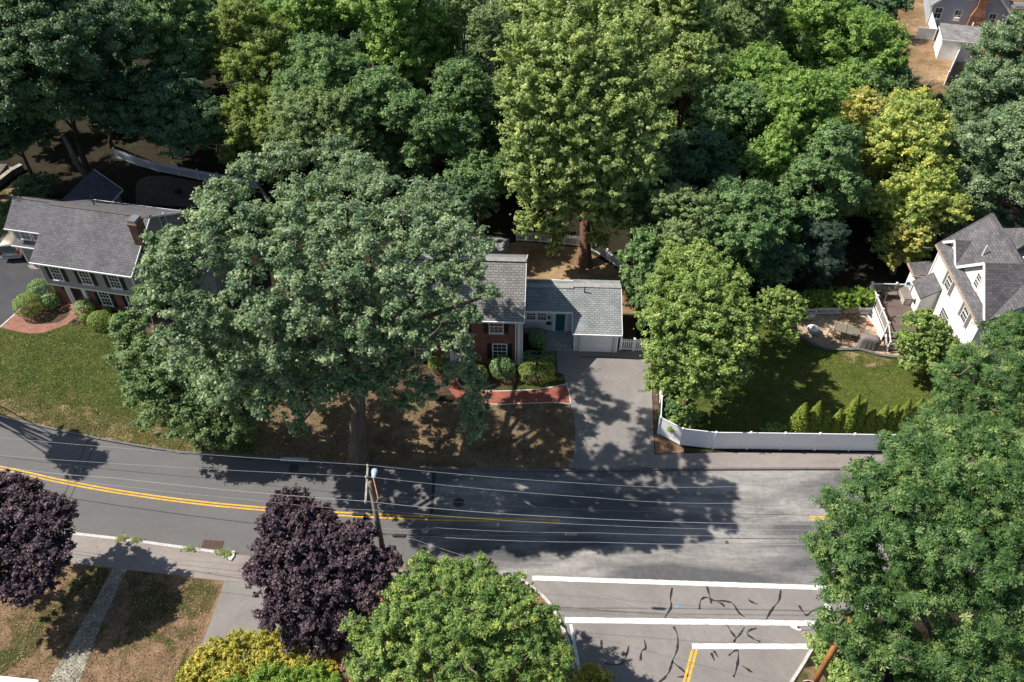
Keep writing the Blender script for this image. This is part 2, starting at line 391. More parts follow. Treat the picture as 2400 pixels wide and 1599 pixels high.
def sheet(name, poly, z, mat, kind='structure', parent=None):
    from mathutils.geometry import tessellate_polygon
    vs = [(p[0], p[1], z) for p in poly]
    tris = tessellate_polygon([[Vector(v) for v in vs]])
    me = bpy.data.meshes.new(name)
    fs = []
    for t in tris:
        a, b, c = [Vector(vs[i]) for i in t]
        fs.append(t if (b - a).cross(c - a).z > 0 else (t[0], t[2], t[1]))
    me.from_pydata(vs, [], fs)
    uv = me.uv_layers.new(name='UVMap')
    for l in me.loops: uv.data[l.index].uv = vs[l.vertex_index][:2]
    me.materials.append(M[mat]); o = bpy.data.objects.new(name, me); C.objects.link(o)
    if parent: o.parent = parent
    elif kind: o['kind'] = kind
    return o
def ribbon(name, pts, w, z, mat, parent=None, kind='structure', jag=0.0, seed=0):
    """flat strip of width w (number or list) along ground points"""
    rnd = random.Random(seed); n = len(pts); lft = []; rgt = []
    for i in range(n):
        a = np.array(pts[max(0, i - 1)][:2]); b = np.array(pts[min(n - 1, i + 1)][:2]); d = b - a; d = d / np.linalg.norm(d)
        q = np.array([-d[1], d[0]]); ww = (w[i] if hasattr(w, '__len__') else w) / 2; p = np.array(pts[i][:2])
        lft.append(p + q * ww * (1 + rnd.uniform(-jag, jag))); rgt.append(p - q * ww * (1 + rnd.uniform(-jag, jag)))
    vs = [(p[0], p[1], z) for p in lft + rgt]; me = bpy.data.meshes.new(name)
    me.from_pydata(vs, [], [(n + i, n + i + 1, i + 1, i) for i in range(n - 1)])
    me.materials.append(M[mat]); o = bpy.data.objects.new(name, me); C.objects.link(o)
    if parent: o.parent = parent
    elif kind: o['kind'] = kind
    return o

# ------------------------------------------------------------------ the setting: ground, roads, lawns, paths
ZR = -0.13                                          # road level; gardens and pavements lie at 0
g = MB(); g.add([(-900, -300, -.15), (900, -300, -.15), (900, 1500, -.15), (-900, 1500, -.15)], [(0, 1, 2, 3)])
tag(g.build('ground', 'soil'), kind='structure')
NK = [(-420, 870), (-200, 925), (0, 977), (103, 1001.5), (228, 1028.5), (397, 1057.5), (480, 1064), (800, 1084.5), (914, 1095.5), (1013, 1100), (1330, 1103), (1539, 1101), (2000, 1099.5), (2400, 1098), (2900, 1096)]
SK = [(-420, 1165), (-200, 1205), (0, 1228), (159, 1246), (290, 1261), (430, 1280), (538, 1294), (760, 1318), (1000, 1334), (1067, 1338)]
CORN = [(1067, 1338), (1166, 1342), (1216, 1353), (1254, 1378), (1285, 1405), (1308, 1440), (1327, 1481), (1338, 1512), (1347, 1560), (1352, 1600), (1354, 1660), (1354, 1760)]
NKw = gp(NK, 0, 4); SKw = gp(SK, 0, 4); CORw = gp(CORN, 0, 4)
RK = [(1800, 1760), (1826, 1640), (1850, 1599), (1878, 1555), (1904, 1513), (1945, 1470), (2010, 1430), (2100, 1408), (2400, 1404), (2900, 1402)]
RKw = gp(RK, 0, 4)
road = sheet('road', NKw + [G(2900, 1420)] + RKw[::-1][:1] + gp([(1950, 1372), (1100, 1345)]) + SKw[::-1], ZR, 'asph_new')
sheet('old_road_surface', gp([(1017, 1090), (1016, 1130), (1012, 1200), (1005, 1290), (1000, 1345), (1247, 1353), (1945, 1377), (2900, 1407), (2900, 1085)]), ZR + .004, 'asph_old', parent=road)
sheet('side_street', CORw + gp([(1600, 1800)]) + RKw + gp([(2900, 1400), (1941, 1366), (1247, 1345)]), ZR + .002, 'asph_side')
# gardens north of the road: one slab with a kerb face
def lot(name, poly, mat): 
    m = MB(); m.prism(poly, -.149, 0); return tag(m.build(name, mat), kind='structure')
far = [np.array(p) for p in [(260, 45.0), (260, 420), (-260, 420), (-260, 46)]]
nk_in = [(p[0], p[1] + .16) for p in NKw]
lot('woods_floor', [(NKw[0][0] - 30, NKw[0][1] + 8)] + nk_in + [tuple(p) for p in far], 'soil')
def kerb(name, pts, w, mat, z1=.01):
    """a raised kerb: a real step of about 0.14 m"""
    m = MB(); n = len(pts); L_ = []; R_ = []
    for i in range(n):
        a = np.array(pts[max(0, i - 1)][:2]); b = np.array(pts[min(n - 1, i + 1)][:2]); d = (b - a) / np.linalg.norm(b - a)
        q = np.array([-d[1], d[0]]); p = np.array(pts[i][:2]); L_.append(p + q * w); R_.append(p)
    for i in range(n - 1):
        m.prism([R_[i], R_[i + 1], L_[i + 1], L_[i]], -.145, z1)
    return tag(m.build(name, mat), kind='structure')
kerb('kerb', NKw, .155, 'kerb_dark', .012)
SWk = [p for p in SKw if p[0] < G(540, 1294)[0]]
kerb('granite_kerb', SWk[::-1], .2, 'granite', .02)
kerb('corner_kerb', CORw[::-1], .2, 'granite', .02)
kerb('side_street_kerb', RKw[::-1], .18, 'granite', .02)
# south lots
sw = [(p[0], p[1] - .19) for p in SKw if p[0] < G(541, 1294)[0]]
sw += [tuple(G(545, 1297)[:2]), tuple(G(1000, 1336)[:2]), tuple(G(1060, 1341)[:2])]
sw += [(p[0] - .19, p[1] - .05) for p in CORw[1:]]
lot('corner_lot_ground', [(sw[0][0] - 30, sw[0][1])] + sw + [(sw[-1][0], -60), (-90, -60)], 'dirt')
se = [(p[0] + .14, p[1] - .15) for p in RKw]
lot('east_lot_ground', se + [(120, -60), (se[0][0], -60)], 'soil')
# pavements
southwalk = gp([(-420, 1180), (-200, 1218), (0, 1236), (159, 1250), (290, 1265), (430, 1284), (538, 1298), (760, 1322), (1000, 1338), (1130, 1346), (1190, 1356), (1225, 1375), (1200, 1400), (1100, 1385), (1000, 1379), (760, 1374), (526, 1362), (414, 1348), (265, 1332), (149, 1317), (0, 1300), (-200, 1278), (-420, 1240)])
sheet('pavement', southwalk, .006, 'walk')
northwalk = gp([(1530, 1104), (2000, 1103), (2900, 1100), (2900, 1062), (2000, 1062), (1690, 1061), (1600, 1063), (1535, 1066)])
northwalk = [(p[0], p[1] + .17) for p in northwalk[:3]] + [tuple(p[:2]) for p in northwalk[3:]]
sheet('north_pavement', northwalk, .006, 'walk')
ng = [i for i, p in enumerate(NKw) if p[0] < G(905, 1095)[0]]
def off(pts, d): return [(p[0], p[1] + d) for p in pts]
kerbN = lambda x0, x1: [(p[0], p[1] + .17) for p in NKw if G(x0, 1080)[0] < p[0] < G(x1, 1080)[0]]
LB = spline([(-420, 890), (-200, 930), (0, 975), (228, 1026), (397, 1055), (520, 1066)], 5)
lawnL = [tuple(p[:2]) for p in gp([(-420, 780), (-100, 772), (4, 768)])] + [tuple(p[:2]) for p in gp([(36, 777), (71, 782.5), (100, 781), (136, 769), (157, 760), (172, 749), (185, 762), (235, 768), (300, 778), (420, 800), (600, 850), (620, 960), (610, 1070)])] + kerbN(-700, 600)[::-1]
sheet('front_lawn', lawnL, .006, 'lawn')
verge = [(-420, 830), (-200, 890), (0, 928), (60, 940), (130, 948), (210, 962), (260, 975), (330, 985), (400, 1010), (470, 1030), (530, 1045), (590, 1071)]
sheet('thin_verge', [tuple(p[:2]) for p in ragged(gp([(-420, 790), (-200, 850), (0, 888), (60, 895), (130, 912), (210, 930), (260, 945), (330, 955), (400, 975), (470, 1000), (530, 1020), (590, 1071)], 0, 8), 3)] + kerbN(-700, 585)[::-1], .008, 'lawn_thin')
sheet('dry_verge', [tuple(p[:2]) for p in ragged(gp(verge, 0, 8), 5)] + kerbN(-700, 585)[::-1], .010, 'lawn_dry')
brown = [(600, 1072), (590, 985), (640, 930), (800, 900), (1000, 940), (1179, 947), (1245, 945), (1307, 944), (1336, 948), (1345, 985), (1347, 1020), (1343, 1066), (1334, 1096)]
sheet('brown_lawn', [tuple(p[:2]) for p in gp(brown)] + kerbN(615, 1325)[::-1], .008, 'lawn_brown')
sheet('front_bed', gp([(930, 860), (1300, 830), (1306, 876), (1322, 882), (1330, 900), (1260, 914), (1173, 918), (1000, 930), (900, 905)]), .008, 'mulch')
sheet('bed_grass', gp([(1150, 917), (1175, 908), (1250, 899), (1290, 880), (1312, 884), (1328, 901), (1260, 913), (1200, 917)]), .012, 'lawn')
sheet('driveway', [tuple(p[:2]) for p in gp([(1296, 820), (1303, 822), (1306, 873), (1320, 878), (1328, 900), (1337, 946), (1346, 985), (1348, 1020), (1344, 1066), (1331, 1101)])] + kerbN(1332, 1538) + [tuple(p[:2]) for p in gp([(1536, 1099), (1533, 1053), (1529, 950), (1526, 880), (1525, 843), (1548, 824), (1455, 816)])], .012, 'asph_drive')
w1 = gp([(1060, 868), (1078, 905), (1120, 917), (1173, 918), (1260, 914), (1327.5, 902), (1336, 947), (1307, 943.5), (1245, 944.5), (1179, 947), (1110, 946), (1070, 934), (1045, 905), (1035, 868)])
sheet('brick_walk', w1, .017, 'paver')
for k_, e_ in enumerate([[(1060, 868), (1078, 905), (1120, 917), (1173, 918), (1260, 914), (1327.5, 902)], [(1336, 947), (1307, 943.5), (1245, 944.5), (1179, 947), (1110, 946)], [(1327.5, 902), (1332, 920), (1336, 947)]]):
    kerb('walk_edging', gp(e_, 0, 4), .09, 'granite', .035)
sheet('drive_border', gp([(1527, 843), (1541, 843), (1545, 1012), (1597, 1046), (1605, 1062), (1535, 1065), (1530, 950)]), .009, 'mulch')
sheet('dirt_corner', gp([(1534, 1020), (1545, 1022), (1592, 1046), (1604, 1052), (1602, 1062), (1536, 1064)]), .0135, 'dirt')
sheet('grass_tuft_strip', gp([(1606, 1050), (1640, 1053), (1670, 1056), (1668, 1061), (1605, 1060)]), .0115, 'lawn')
ribbon('trench_drain', gp([(1360, 837), (1430, 838), (1500, 843)], 0), .14, .0165, 'iron')
ribbon('drive_patch', gp([(1494, 916), (1513, 916.5)], 0), .3, .0165, 'asph_old')
# side yard and back yard of the brick house
sheet('back_yard', gp([(1180, 575), (1215, 566), (1360, 580), (1475, 648), (1500, 700), (1490, 735), (1440, 736), (1230, 700), (1100, 620)]), .008, 'field')
sheet('side_path', gp([(1450, 735), (1484, 737), (1492, 822), (1455, 822)]), .013, 'mulch')
sheet('court', gp([(1085, 554), (1195, 559), (1190, 600), (1060, 600)]), .013, 'pad')
# right garden
lawnR = gp([(1548, 870), (1548, 1014), (1595, 1040), (1672, 1050), (2000, 1053), (2900, 1052), (2900, 850), (2300, 870), (2140, 845), (2000, 815), (1880, 780), (1800, 760), (1700, 800)])
sheet('garden_lawn', lawnR, .006, 'lawn_mown')
sheet('garden_dry_patch', gp([(1985, 824), (2040, 832), (2090, 846), (2060, 862), (2000, 852), (1960, 838)], 0, 3), .010, 'lawn_dry')
patio = gp([(1870, 790), (1890, 792), (1921, 810), (1945, 817), (1975, 817.5), (2009, 817), (2036, 823), (2063, 831), (2103, 836), (2150, 842), (2150, 795), (2047, 730), (1914, 738), (1895, 741), (1868, 755)])
sheet('patio', patio, .014, 'paver_tan')
m_ = MB(); pl_ = gp([(1872, 782), (1882, 789), (1900, 801), (1921, 812), (1945, 818), (1975, 818.6), (2009, 818), (2036, 824), (2063.5, 832), (2103, 837), (2150, 843)], 0, 4)
kerb('patio_edging', pl_[::-1], .24, 'edging', .16)
sheet('back_path', gp([(1760, 690), (2040, 700), (2130, 640), (2150, 600), (1900, 625), (1740, 650)]), .005, 'soil')
# left house: drive, brick walk, beds, back patio
sheet('black_driveway', gp([(-500, 570), (-60, 590), (50, 610), (100, 640), (115, 690), (47, 726), (0, 767), (-60, 800), (-500, 980)]), .012, 'asph_black')
ribbon('drive_edging', gp([(48, 725), (0, 767.5), (-60, 803)]), .14, .03, 'granite')
sheet('garage_apron', gp([(64, 622), (76, 620), (92, 632), (72, 630)]), .016, 'walk')
sheet('curved_brick_walk', gp([(2, 768), (36, 777), (71, 782.5), (100, 781), (136, 769), (157, 760), (171, 749), (188, 739), (192, 715), (150, 712), (100, 715), (47, 726)]), .017, 'paver_old')
sheet('half_round_bed', gp([(44, 731), (60, 742), (80, 752), (107, 760), (135, 757), (156, 745), (163, 733), (157, 722), (120, 712), (90, 700), (60, 715)]), .022, 'mulch')
sheet('shrub_bed', gp([(172, 748), (190, 739), (192, 720), (330, 730), (420, 760), (420, 800), (300, 776), (235, 767), (185, 761)]), .012, 'mulch')
sheet('back_patio', gp([(318, 440), (325, 423), (350, 413), (400, 414), (470, 428), (560, 440), (560, 485), (420, 484), (318, 478)], 0, 2), .01, 'patio_back')
# south lots: half dry lawn, path, drive
sheet('south_lawn', gp([(-300, 1265), (0, 1302), (149, 1319), (265, 1334), (414, 1350), (526, 1364), (490, 1440), (458, 1530), (424, 1599), (380, 1680), (-300, 1680)]), .006, 'lawn_mix')
sheet('south_drive', gp([(526, 1362), (760, 1374), (860, 1380), (840, 1500), (800, 1700), (400, 1700), (440, 1599), (466, 1530), (500, 1440)]), .011, 'asph_drive')
sheet('stone_path', gp([(265, 1331), (298, 1334), (262, 1410), (226, 1490), (186, 1599), (150, 1700), (60, 1700), (112, 1599), (182, 1480), (228, 1400)]), .012, 'paver_grey')
ribbon('lawn_edge', gp([(440, 1520), (425, 1560), (405, 1599)], 0), .22, .0105, 'lawn_thin')
sheet('corner_grass', gp([(1245, 1420), (1290, 1425), (1312, 1470), (1325, 1520), (1338, 1600), (1240, 1620)]), .008, 'lawn')
sheet('east_corner_grass', gp([(1868, 1595), (1885, 1566), (1910, 1560), (1935, 1590), (1950, 1660), (1840, 1660)]), .008, 'lawn_mix')
# far gardens
sheet('straw_field', gp([(2085, 130), (2110, 0), (2000, -90), (2500, -150), (2900, 60), (2600, 200), (2250, 250), (2140, 240), (2120, 200)]), .005, 'field')
ribbon('far_path', gp([(2350, 12), (2420, 16), (2600, 26)], 0), 2.6, .012, 'walk')
sheet('left_terrace', gp([(-200, 380), (40, 392), (30, 412), (-20, 450), (-200, 520)]), .012, 'pad')
sheet('left_yard', gp([(-200, 470), (40, 440), (90, 450), (60, 560), (20, 580), (-200, 600)]), .007, 'lawn_mix')

# road markings and road furniture flush with the surface (parts of the road)
Y1 = [(-300, 1035), (0, 1091), (141, 1122), (290, 1149), (455, 1171.5), (612, 1186.5), (800, 1199), (1006, 1208.5), (1150, 1212.5), (1311, 1217)]
Y2 = [(-300, 1043), (0, 1098), (141, 1129), (290, 1155.5), (455, 1178), (612, 1193), (800, 1206), (1006, 1216), (1150, 1219), (1317, 1223.5)]
for y_ in (Y1, Y2): ribbon('centre_line', gp(y_, 0, 5), .115, ZR + .009, 'yellow_paint', parent=road)
for a_, b_ in ((1207.5, 1207), (1214.5, 1214)): ribbon('centre_line', gp([(1899, a_), (2200, b_), (2900, b_)]), .115, ZR + .009, 'yellow_paint', parent=road)
def wl(name, a, b, w, mat='white_paint', k=14, s=1):
    pts = [(a[0] + (b[0] - a[0]) * i / k, a[1] + (b[1] - a[1]) * i / k) for i in range(k + 1)]
    return ribbon(name, gp(pts), w, ZR + .010, mat, parent=road, jag=.08, seed=s)
wl('white_line', (1247.6, 1352.5), (1948, 1376), .33, k=60); wl('crosswalk_line', (1324, 1451), (1945, 1459), .37, s=2, k=60); wl('stop_line', (1623, 1512.5), (1893, 1513), .34, s=3, k=40)
wl('white_line', (1338, 1461), (1360, 1580), .2, s=4); wl('yellow_line', (1634, 1519), (1606, 1625), .14, 'yellow_paint', s=5); wl('yellow_line', (1624, 1519), (1596, 1625), .14, 'yellow_paint', s=6)
cr = [[(1576, 1375), (1572, 1400), (1574, 1420), (1562, 1440), (1558, 1450)], [(1658, 1373), (1664, 1395), (1668, 1412)], [(1640, 1426), (1643, 1405), (1655, 1398), (1668, 1402)], [(1668, 1402), (1690, 1412), (1700, 1420)], [(1668, 1405), (1700, 1407), (1718, 1412), (1732, 1433), (1746, 1444)],
      [(1755, 1403), (1765, 1410), (1777, 1414)], [(1831, 1381), (1827, 1405), (1812, 1424), (1797, 1449)], [(1873, 1417), (1884, 1432), (1892, 1440), (1905, 1430), (1925, 1424), (1938, 1436)], [(1580, 1466), (1589, 1490), (1588, 1520), (1577, 1547), (1570, 1570), (1560, 1585), (1543, 1599)],
      [(1575, 1547), (1590, 1560), (1607, 1574), (1612, 1582), (1588, 1585)], [(1705, 1463), (1717, 1482), (1727, 1492), (1737, 1482), (1746, 1467)], [(1727, 1492), (1721, 1503)], [(1774, 1470), (1757, 1476), (1753, 1484), (1767, 1495), (1783, 1502)], [(1668, 1528), (1675, 1546)], [(1674, 1523), (1684, 1538)],
      [(1709, 1535), (1720, 1525), (1730, 1523), (1731, 1545), (1726, 1570), (1720, 1585)], [(1741, 1558), (1752, 1566), (1765, 1574)], [(1510, 1497), (1514, 1516), (1504, 1526), (1502, 1546)], [(1474, 1512), (1470, 1530), (1461, 1550), (1445, 1556), (1418, 1553)], [(1410, 1498), (1411, 1520)]]
for i, c_ in enumerate(cr):
    p_ = gp(c_, 0, 5); ribbon('tar_seal', p_, [.1 + .05 * math.sin(i + j * .7) for j in range(len(p_))], ZR + .0075, 'tar', parent=road, jag=.3, seed=i)
ribbon('road_joint', gp([(1017, 1104), (1015, 1150), (1009, 1215)]), .22, ZR + .007, 'tar', parent=road, jag=.5)
for a_, b_ in (((205, 1028), (140, 1180)), ((226, 1030), (158, 1175))): ribbon('road_joint', gp([a_, b_]), .07, ZR + .006, 'tar', parent=road)
def disc(name, px, py, r, mat, z=ZR + .011):
    p = G(px, py); m = MB(); m.lathe([(r, 0), (r, .004), (r * .86, .007)], 20, (p[0], p[1], z)); return m.build(name, mat)
tag(disc('manhole_cover', 1075, 1175, .38, 'iron_dark'), 'round dark iron manhole cover in the tree shade left of the worn road joint', 'manhole cover')
tag(disc('valve_cover', 1704, 1269, .13, 'iron'), 'small round iron valve cover in the sunlit worn road', 'valve cover')
tag(disc('blue_valve_cover', 1588, 1421, .12, 'water_blue'), 'small blue painted valve cover on the side street', 'valve cover')
tag(disc('driveway_cover', 36, 646, .3, 'iron_dark', .02), 'dark oval drain cover on the black driveway', 'drain cover')
def drain(px, py, w, d, label, mat, rz=0):
    p = G(px, py); t = thing('storm_drain', label, 'storm drain', (p[0], p[1], ZR + .012), rz, None)
    f = MB(); f.box(-w / 2, -d / 2, 0, w / 2, -d / 2 + .05, .02).box(-w / 2, d / 2 - .05, 0, w / 2, d / 2, .02).box(-w / 2, -d / 2 + .05, 0, -w / 2 + .05, d / 2 - .05, .02).box(w / 2 - .05, -d / 2 + .05, 0, w / 2, d / 2 - .05, .02).box(-.03, -d / 2 + .05, 0, .03, d / 2 - .05, .02)
    f.build('grate_frame', mat, t); b = MB(); b.box(-w / 2 + .05, -d / 2 + .05, -.002, w / 2 - .05, d / 2 - .05, .002); b.build('pit', 'pipe', t)
    s = MB()
    for i in range(1, 14): x = -w / 2 + i * w / 14; s.box(x - .014, -d / 2 + .05, .004, x + .014, d / 2 - .05, .016)
    for i in range(1, 6): y = -d / 2 + i * d / 6; s.box(-w / 2 + .05, y - .014, .003, w / 2 - .05, y + .014, .014)
    s.build('grating', mat, t)
drain(497, 1274, 1.35, .62, 'rusty double storm drain grate by the granite kerb', 'iron', R(-5))
drain(688, 1096, .6, .6, 'dark storm drain grate at the shaded far kerb under the big oak', 'iron_dark', R(-3))
t_ = MB(); p_ = G(690, 1080); t_.box(-1.0, -.1, 0, 1.0, .22, .06); tag(t_.build('drain_kerb_stone', 'granite', loc=(p_[0], p_[1], .012), rot=R(-3)), 'long pale granite kerb stone above the shaded storm drain', 'kerb stone')
t_ = MB(); p_ = G(542, 1302); t_.prism([(-.22, .3), (.18, .3), (.24, -.1), (.1, -.42), (-.12, -.35)], 0, .09); tag(t_.build('loose_kerb_stone', 'granite', loc=(p_[0], p_[1], .008)), 'short white kerb stone turned inward where the granite kerb ends', 'kerb stone')

# ------------------------------------------------------------------ houses
def win(h, x, y, z, w, hh, rz=0, cols=3, rows=4, shut=0, shutmat='shutter', trim='white', sash=True):
    """window on a wall: frame mesh with a pane and a sill below it; x,y,z = centre on the wall surface"""
    f = MB(); t = .09
    f.box(-w / 2 - t, -.06, -hh / 2 - t, -w / 2, 0, hh / 2 + t).box(w / 2, -.06, -hh / 2 - t, w / 2 + t, 0, hh / 2 + t)
    f.box(-w / 2, -.06, hh / 2, w / 2, 0, hh / 2 + t).box(-w / 2, -.06, -hh / 2 - t, w / 2, 0, -hh / 2)
    for i in range(1, cols): xx = -w / 2 + w * i / cols; f.box(xx - .015, -.035, -hh / 2, xx + .015, -.012, hh / 2)
    for i in range(1, rows):
        zz = -hh / 2 + hh * i / rows; k = .035 if (sash and i == rows // 2) else .014
        f.box(-w / 2, -.045 if k > .02 else -.033, zz - k, w / 2, -.013, zz + k)
    o = f.build('window', trim, h, loc=(x, y, z), rot=rz)
    p = MB(); p.box(-w / 2, -.01, -hh / 2, w / 2, .0, hh / 2); p.build('pane', 'glass', o)
    s = MB(); s.box(-w / 2 - t - .04, -.11, -hh / 2 - t - .05, w / 2 + t + .04, 0, -hh / 2 - t); s.build('sill', trim, o)
    if shut:
        for sgn in (-1, 1):
            if shut == 2 and sgn < 0: continue
            if shut == 3 and sgn > 0: continue
            q = MB(); x0 = sgn * (w / 2 + t + .03); x1 = x0 + sgn * .36; a, b = min(x0, x1), max(x0, x1)
            q.box(a, -.04, -hh / 2 - t, b, 0, hh / 2 + t)
            for i in range(1, 12): zz = -hh / 2 - t + (hh + 2 * t) * i / 12; q.box(a + .04, -.052, zz - .02, b - .04, -.04, zz + .02)
            q.build('shutter', shutmat, h, loc=(x, y, z), rot=rz)
    return o
def gable_x(mb, x0, x1, y0, y1, zb, zr, yr=None, t=.12):
    yr = (y0 + y1) / 2 if yr is None else yr
    mb.slab([(x0, y0, zb), (x1, y0, zb), (x1, yr, zr), (x0, yr, zr)], t); mb.slab([(x0, yr, zr), (x1, yr, zr), (x1, y1, zb), (x0, y1, zb)], t)

# --- left house (taupe garrison colonial over brick), local axes: u along the front, v to the back
O = G(69, 614, 5.0); A = R(-11.7)
hl = thing('colonial_house', 'taupe and brick house with grey roof and wide brick chimney left of the big oak', 'house', (O[0], O[1], 0), A)
w = MB(); w.box(.35, .75, 0, 8.7, 8.7, 2.45); w.build('brick_wall', 'brick', hl)
w = MB(); w.box(.3, .32, 2.55, 8.75, 8.75, 4.95); w.add([(.3, .32, 4.95), (.3, 4.5, 7.45), (.3, 8.75, 4.95), (8.75, .32, 4.95), (8.75, 4.5, 7.45), (8.75, 8.75, 4.95)], [(0, 1, 2), (3, 5, 4)]); w.build('upper_wall', 'sid_taupe', hl)
w = MB(); w.box(.27, .29, 2.43, 8.78, 8.78, 2.56); w.box(.27, .29, 2.56, .42, .42, 4.9); w.box(8.64, .29, 2.56, 8.78, .42, 4.9); w.build('trim_band', 'white', hl)
r = MB(); gable_x(r, 0, 9.05, 0, 9.0, 5.02, 7.7); rl = r.build('roof', 'roof_grey', hl)
r = MB(); r.slab([(0, 4.3, 7.64), (9.05, 4.3, 7.64), (9.05, 4.5, 7.78), (0, 4.5, 7.78)], .05); r.slab([(0, 4.5, 7.78), (9.05, 4.5, 7.78), (9.05, 4.7, 7.64), (0, 4.7, 7.64)], .05); r.build('ridge_vent', 'ridge_dark', rl)
r = MB(); r.box(-.02, -.12, 4.86, 9.07, -.005, 4.98); r.box(-.02, 9.0, 4.86, 9.07, 9.1, 4.98); r.bar((9.08, 0, 4.93), (9.08, 4.5, 7.6), .05, .16); r.bar((9.08, 9, 4.93), (9.08, 4.5, 7.6), .05, .16); r.build('gutter', 'white', hl)
for u in (1.75, 4.4, 7.0): win(hl, u, .32, 3.85, .85, 1.3, 0, 3, 4, 1)
for u in (5.0, 7.55): win(hl, u, .75, 1.35, .85, 1.45, 0, 3, 4, 1)
win(hl, 8.75, 6.2, 6.0, .6, .95, R(90), 2, 4); win(hl, 8.75, 1.6, 3.85, .7, 1.25, R(90), 3, 4); win(hl, 8.75, 7.2, 3.85, .7, 1.25, R(90), 3, 4)
d = MB(); d.box(2.0, .70, .15, 2.95, .745, 2.2); dd = d.build('door', 'door_black', hl)
d = MB(); d.box(2.8, .62, 1.1, 2.86, .70, 1.2); d.build('handle', 'metal', dd)
d = MB(); d.box(1.55, .6, 0.1, 1.75, .75, 2.42).box(3.2, .6, .1, 3.4, .75, 2.42).box(1.75, .62, 2.2, 3.2, .75, 2.42).box(1.78, .66, .1, 1.95, .75, 2.2).box(3.0, .66, .1, 3.17, .75, 2.2); d.build('door_surround', 'white', hl)
d = MB(); d.box(1.5, .1, 0.005, 3.4, .75, .13); d.build('doorstep', 'paver_old', hl)
d = MB(); d.lathe([(.05, 0), (.09, .1), (.07, .28), (.02, .34)], 8, (1.3, .62, 1.75)); d.build('wall_lantern', 'shutter', hl)
c = MB(); c.box(8.77, 2.0, 0, 9.35, 3.5, 4.6); c.add([(8.77, 2.0, 4.6), (9.35, 2.0, 4.6), (9.35, 3.5, 4.6), (8.77, 3.5, 4.6), (8.77, 2.25, 5.6), (9.3, 2.25, 5.6), (9.3, 3.25, 5.6), (8.77, 3.25, 5.6)], [(0, 1, 5, 4), (1, 2, 6, 5), (2, 3, 7, 6), (3, 0, 4, 7)])
c.box(8.6, 2.25, 5.6, 9.3, 3.25, 8.25).box(8.54, 2.19, 8.25, 9.36, 3.31, 8.42); ch = c.build('chimney', 'brick_brown', hl)
c = MB(); c.box(8.62, 2.3, 8.42, 9.28, 3.2, 8.72); c.build('chimney_cap', 'metal', ch)
# garage wing, set back and lower
w = MB(); w.box(-5.7, 5.0, 0, .28, 9.4, 4.1); w.add([(-5.7, 5.0, 4.1), (-5.7, 7.0, 5.5), (-5.7, 9.4, 4.1)], [(0, 2, 1)]); w.build('garage_wall', 'sid_taupe', hl)
r = MB(); gable_x(r, -6.0, .3, 4.65, 9.5, 4.12, 5.82); r.build('garage_roof', 'roof_grey', hl)
r = MB(); r.slab([(-6, 6.9, 5.77), (.3, 6.9, 5.77), (.3, 7.07, 5.88), (-6, 7.07, 5.88)], .04); r.slab([(-6, 7.07, 5.88), (.3, 7.07, 5.88), (.3, 7.24, 5.77), (-6, 7.24, 5.77)], .04); r.build('ridge_vent', 'ridge_dark', hl)
r = MB(); r.slab([(-5.75, 4.35, 2.55), (.28, 4.35, 2.55), (.28, 4.99, 2.85), (-5.75, 4.99, 2.85)], .1); r.build('pent_roof', 'roof_grey', hl)
r = MB(); r.box(-6.02, 4.54, 3.98, .3, 4.64, 4.1).box(-5.78, 4.24, 2.42, .28, 4.34, 2.54).box(-5.73, 4.96, 0, -5.55, 5.0, 4.1).box(-1.0, 4.94, 0, -.8, 5.0, 2.4).box(-4.1, 4.94, 0, -3.9, 5.0, 2.4); r.build('gutter', 'white', hl)
g_ = MB(); g_.box(-3.9, 4.95, .02, -1.0, 4.99, 2.3); g_.build('garage_door', 'garage', hl)
for u in (-4.5, -3.3, -2.1): win(hl, u, 5.0, 3.4, .85, .85, 0, 2, 2, 0)
# rear gable ell behind the garage
w = MB(); w.box(-4.6, 9.4, 0, -.6, 13.3, 3.0); w.build('rear_wall', 'sid_taupe', hl)
r = MB(); r.slab([(-4.9, 7.6, 3.0), (-2.6, 7.6, 4.9), (-2.6, 13.6, 4.9), (-4.9, 13.6, 3.0)], .12); r.slab([(-2.6, 7.6, 4.9), (-.3, 7.6, 3.0), (-.3, 13.6, 3.0), (-2.6, 13.6, 4.9)], .12); r.build('rear_roof', 'roof_grey', hl)
r = MB(); r.bar((-.28, 7.6, 2.9), (-.28, 13.6, 2.9), .08, .14); r.bar((-.3, 13.62, 2.95), (-2.6, 13.62, 4.85), .06, .16); r.build('rear_trim', 'white', hl)
# low sunroom wing on the right
w = MB(); w.box(8.8, 4.4, 0, 13.2, 8.6, 2.5); w.build('sunroom_wall', 'sid_taupe', hl)
r = MB(); gable_x(r, 8.8, 13.5, 4.1, 9.0, 2.55, 4.0); r.build('sunroom_roof', 'roof_grey', hl)
p = MB(); p.tube([(2.6, 6.3, 6.5), (2.6, 6.3, 7.5)], .05); p.build('vent_pipe', 'pipe', hl)

